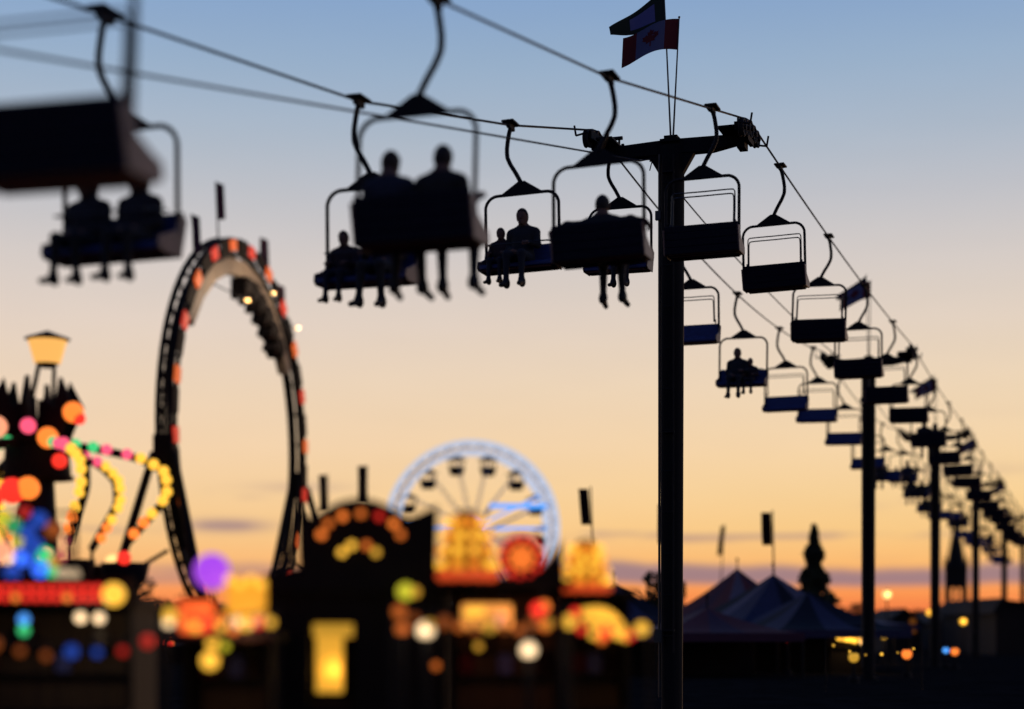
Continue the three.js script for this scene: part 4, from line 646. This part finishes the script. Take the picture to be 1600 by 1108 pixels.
// ---------------------------------------------------------------- trees
function leafCrown(fn, n, size) {
  const pos = [], nor = [];
  for (let i = 0; i < n; i++) {
    const c = fn(), a = V(rnd() - 0.5, rnd() - 0.5, rnd() - 0.5).normalize(), b = V(rnd() - 0.5, rnd() - 0.5, rnd() - 0.5).cross(a).normalize(), nn = a.clone().cross(b), s = size * (0.6 + rnd() * 0.8);
    const q = [c.clone().addScaledVector(a, s), c.clone().addScaledVector(b, s * 0.5), c.clone().addScaledVector(a, -s), c.clone().addScaledVector(b, -s * 0.5)];
    for (const k of [0, 1, 2, 0, 2, 3]) { pos.push(...q[k].toArray()); nor.push(...nn.toArray()); }
  }
  const g = new THREE.BufferGeometry(); g.setAttribute('position', new THREE.Float32BufferAttribute(pos, 3)); g.setAttribute('normal', new THREE.Float32BufferAttribute(nor, 3)); return g;
}
function conifer(px, pyTop, d, prof, label) {
  const p = at(px, pyTop, d), H2 = p.y, t = thing('conifer_tree', label, 'tree', undefined, p.clone().setY(0));
  part(t, 'trunk', rod(V(0, 0, 0), V(0, H2 * 0.96, 0), 0.16, 0.03), M.bark);
  const lo = 0.06, wid = (u) => { let i = 1; while (i < prof.length - 1 && prof[i][0] < u) i++; const a = prof[i - 1], b = prof[i]; return a[1] + (b[1] - a[1]) * Math.min(1, Math.max(0, (u - a[0]) / (b[0] - a[0]))); };
  part(t, 'crown', leafCrown(() => { const u = lo + (1 - lo) * Math.pow(rnd(), 0.8), r = wid(u) * Math.sqrt(rnd()) * (0.85 + 0.25 * Math.sin(u * 40 + rnd())), a = rnd() * 6.283; return V(r * Math.cos(a), u * H2 - r * 0.25, r * Math.sin(a)); }, 9000, 0.15), M.leaf);
}
conifer(1272, 822, 88, [[0, 1.3], [0.3, 1.35], [0.5, 1.2], [0.62, 0.85], [0.70, 0.55], [0.84, 0.45], [1, 0.03]], 'slender dark conifer with pointed top behind the tents');
function leafy(px, pyTop, d, w, label) {
  const p = at(px, pyTop, d), h = p.y, t = thing('leafy_tree', label, 'tree', 'dark trees at the edge of the fair', p.clone().setY(0));
  const limbs = [rod(V(0, 0, 0), V(0, h * 0.6, 0), w * 0.07, w * 0.035)]; for (let i = 0; i < 6; i++) { const a = i * 1.05 + rnd(); limbs.push(rod(V(0, h * (0.3 + i * 0.05), 0), V(w * 0.33 * Math.cos(a), h * (0.6 + 0.05 * i), w * 0.33 * Math.sin(a)), w * 0.03, w * 0.01, 6)); }
  part(t, 'trunk', limbs, M.bark);
  const cl = Array.from({ length: 14 }, () => { const a = rnd() * 6.283, r = Math.sqrt(rnd()) * w * 0.36; return [V(r * Math.cos(a), h * (0.38 + rnd() * 0.46), r * Math.sin(a)), w * (0.13 + rnd() * 0.1)]; }); cl.push([V(0, h * 0.86, 0), w * 0.16]);
  part(t, 'crown', leafCrown(() => { const [c, r] = cl[Math.floor(rnd() * cl.length)], v = V(rnd() - 0.5, rnd() - 0.5, rnd() - 0.5).normalize().multiplyScalar(r * (0.5 + 0.55 * Math.sqrt(rnd()))); v.y *= 0.8; return v.add(c); }, 3600, 0.022 * w + 0.06), M.leaf);
}
[[1024, 884, 84, 3.4, 'round dark tree just behind the first tower'], [1345, 948, 150, 7, 'low dark tree beside the second tower'], [455, 900, 120, 6, 'dark tree between loop ride and ticket booth'], [200, 890, 110, 6, 'dark tree behind the spider ride'], [650, 905, 140, 8, 'dark tree below the Ferris wheel'], [1240, 945, 160, 8, 'broad dark tree behind the conifer'], [1433, 962, 170, 8, 'dark tree between second and third towers'], [110, 905, 100, 6, 'dark tree left of the looping ring'], [845, 935, 130, 7, 'dark tree behind the candy stall']].forEach((a) => leafy(...a));

// ---------------------------------------------------------------- church and houses behind the far towers
{
  const D = 350, q = kit(1494, D), t = thing('church', 'church with tall pointed spire, four pinnacles and open belfry', 'church', undefined, q.base, -0.25), w = 4.7, yb0 = q.Y(939), yb1 = q.Y(919), yt = q.Y(888), ys = q.Y(796);
  part(t, 'tower_wall', box(w, yb0, w, 0, yb0 / 2, 0), M.brick);
  for (const sx of [-1, 1]) for (const sz of [-1, 1]) part(t, 'belfry_pier', box(1.35, yb1 - yb0, 1.35, sx * (w / 2 - 0.675), (yb0 + yb1) / 2, sz * (w / 2 - 0.675)), M.brick);
  for (const sz of [-1, 1]) part(t, 'belfry_mullion', box(0.6, yb1 - yb0, 0.6, 0, (yb0 + yb1) / 2, sz * (w / 2 - 0.3)), M.brick);
  part(t, 'upper_wall', [box(w, yt - yb1, w, 0, (yt + yb1) / 2, 0), box(w + 0.3, 0.3, w + 0.3, 0, yt - 0.1, 0)], M.brick);
  part(t, 'spire', new THREE.ConeGeometry(w * 0.44, ys - yt, 8).translate(0, (ys + yt) / 2, 0), M.slate);
  for (const sx of [-1, 1]) for (const sz of [-1, 1]) part(t, 'pinnacle', [box(0.6, 1.0, 0.6, sx * 2.1, yt + 0.5, sz * 2.1), new THREE.ConeGeometry(0.38, 1.9, 6).translate(sx * 2.1, yt + 1.9, sz * 2.1)], M.slate);
  const rf = part(t, 'nave_roof', slab([[-5.4, q.Y(966)], [5.6, q.Y(966)], [2.9, q.Y(943)], [-2.9, q.Y(943)]], 20).translate(0, 0, -12), M.slate); void rf;
  part(t, 'nave_wall', box(10, q.Y(966), 19, 0, q.Y(966) / 2, -12), M.brick);
  part(t, 'cross', [box(0.12, 1.4, 0.12, 0, ys + 0.6, 0), box(0.7, 0.12, 0.12, 0, ys + 0.85, 0)], M.steel);
}
function house(px0, px1, pyEave, pyRidge, d, depth, label, opt = {}) {
  const q = kit((px0 + px1) / 2, d), t = thing(opt.name ?? 'gabled_house', label, opt.category ?? 'building', undefined, q.base, opt.turn ?? 0), w = (px1 - px0) / q.k, e = q.Y(pyEave), r = q.Y(pyRidge);
  part(t, 'wall', [slab([[-w / 2, 0], [w / 2, 0], [w / 2, e], [opt.ridge ?? 0, r - 0.12], [-w / 2, e]], depth).translate(0, 0, -depth / 2)], opt.mat ?? M.brick);
  const rx = opt.ridge ?? 0; for (const sx of [-1, 1]) { const dx = rx - sx * w / 2, len = Math.hypot(dx, r - e), a = Math.atan2(r - e, Math.abs(dx)); part(t, 'roof', box(len + 0.35, 0.12, depth + 0.6, (rx + sx * w / 2) / 2 + sx * 0.14, (e + r) / 2 - 0.02, -depth / 2, 0, 0, -sx * a), M.slate); }
  for (const [px, py, wp, hp, c] of opt.windows ?? []) { const f = part(t, 'window', box(wp / q.k + 0.16, hp / q.k + 0.16, 0.06, q.X(px), q.Y(py), 0.03), M.wood); part(f, c ? 'window_light' : 'pane', box(wp / q.k, hp / q.k, 0.02, q.X(px), q.Y(py), 0.07), c ? G[c] : M.navy); }
  for (const [xa, ya, xb, yb, c] of opt.neon ?? []) part(t, 'neon_light', rod(V(q.X(xa), q.Y(ya), 0.35), V(q.X(xb), q.Y(yb), 0.35), 0.12), G[c]);
  return t;
}
G.winBlue = glow(0.06, 0.26, 1.0, 0.8); G.winAmber = glow(1, 0.3, 0.03, 0.12); G.neonBlue = glow(0.04, 0.12, 1.0, 0.5);
house(1386, 1440, 975, 953, 125, 8, 'small dark gabled house beside the third tower', { windows: [[1426, 978, 9, 22, 'winAmber'], [1402, 984, 8, 14]] });
house(1466, 1556, 972, 946, 135, 10, 'dark pavilion outlined with blue lights below the church', { name: 'lit_pavilion', windows: [[1487, 990, 14, 6, 'winBlue'], [1540, 993, 8, 6, 'winBlue'], [1516, 992, 5, 7]], neon: [[1477, 966, 1497, 962.5, 'neonBlue'], [1501, 962.5, 1521, 963, 'neonBlue'], [1536, 966, 1553, 972, 'neonBlue']] });
house(1556, 1720, 955, 938, 112, 14, 'long dark hall with low roof at the edge of the fairground', { name: 'exhibition_hall', ridge: -3.0 });
house(1080, 1180, 985, 972, 105, 10, 'low dark shed behind the tents', { name: 'shed' });
house(1296, 1392, 984, 968, 140, 10, 'long dark shed behind the second tower', { name: 'shed' });
house(-60, 130, 960, 930, 100, 12, 'dark hall behind the game stall', { name: 'exhibition_hall' });
house(180, 420, 965, 940, 105, 12, 'dark hall behind the food cart', { name: 'exhibition_hall' });
house(560, 1010, 975, 950, 115, 14, 'long dark hall behind the row of stalls', { name: 'exhibition_hall' });

// street lamps and lit stalls on the far side
[[1386, 929, 100, 0.26, 'warm', 'tall street lamp with glowing globe beside the second tower'], [1453, 957, 120, 0.24, 'yellow', 'amber street lamp between house and third tower'], [1505, 971, 112, 0.22, 'yellow', 'amber street lamp in front of the blue-lit pavilion'], [1381, 990, 80, 0.24, 'yellow', 'low amber lamp at the foot of the second tower'], [1397, 986, 82, 0.17, 'white', 'low white lamp next to the amber one'], [1417, 1022, 58, 0.17, 'orange', 'low orange lamp before the gabled house'], [1478, 1016, 70, 0.13, 'sky', 'small blue lamp before the pavilion'], [1492, 1018, 70, 0.16, 'orange', 'small orange lamp next to the blue one'], [1231, 996, 62, 0.16, 'red', 'small red lamp under the navy striped tent'], [1334, 1027, 52, 0.16, 'goldDim', 'dim amber lamp in front of the snack stall']].forEach(([px, py, d, r, c, label]) => {
  const p = at(px, py, d), t = thing('street_lamp', label, 'street lamp', 'lamps on the far side of the fair', p.clone().setY(0));
  part(t, 'lamp_globe', ball(r, 16), G[c], V(0, p.y, 0)); part(t, 'post', [rod(V(0, 0, 0), V(0, p.y - r * 0.9, 0), 0.06, 0.04), cyl(0.14, 0.18, 0.2, 0, 0.1, 0)], M.steel); part(t, 'cap', cyl(r * 0.2, r * 0.75, 0.06, 0, p.y + r * 0.95, 0), M.steel);
  if (['warm', 'yellow', 'white'].includes(c)) lamp(p.clone().add(V(0, 0, r + 0.04)), RGB(1, 0.62, 0.25), 2.5, 0.15);
});
{
  const q = kit(1326, 64), t = thing('snack_stall', 'snack stall strung with amber bulbs at the foot of the second tower', 'stall', 'stalls along the midway', q.base);
  stallBody(t, q.X(1296), q.X(1354), q.Y(980), 1.6, M.darkPaint);
  for (let i = 0; i < 14; i++) part(t, 'festoon_bulb', ball(0.1, 10), i % 4 ? G.yellow : G.warm, V(q.X(1300 + (i * 37) % 50), q.Y(986 + (i * 7) % 19), 0.15));
  part(t, 'sign_light', rbox(0.8, 0.3, 0.06, 0.02, q.X(1328), q.Y(996), 0.05), Object.assign(G.yellow.clone(), { emissiveIntensity: 0.7 }));
  part(t, 'bulb_wire', [rod(V(q.X(1297), q.Y(984), 0.12), V(q.X(1353), q.Y(984), 0.12), 0.01), rod(V(q.X(1297), q.Y(995), 0.12), V(q.X(1353), q.Y(995), 0.12), 0.01)], M.rubber);
  lamp(V(q.base.x, q.Y(996), q.base.z + 0.5), RGB(1, 0.6, 0.2), 3, 0.2);
}
renderer.render(scene, camera);
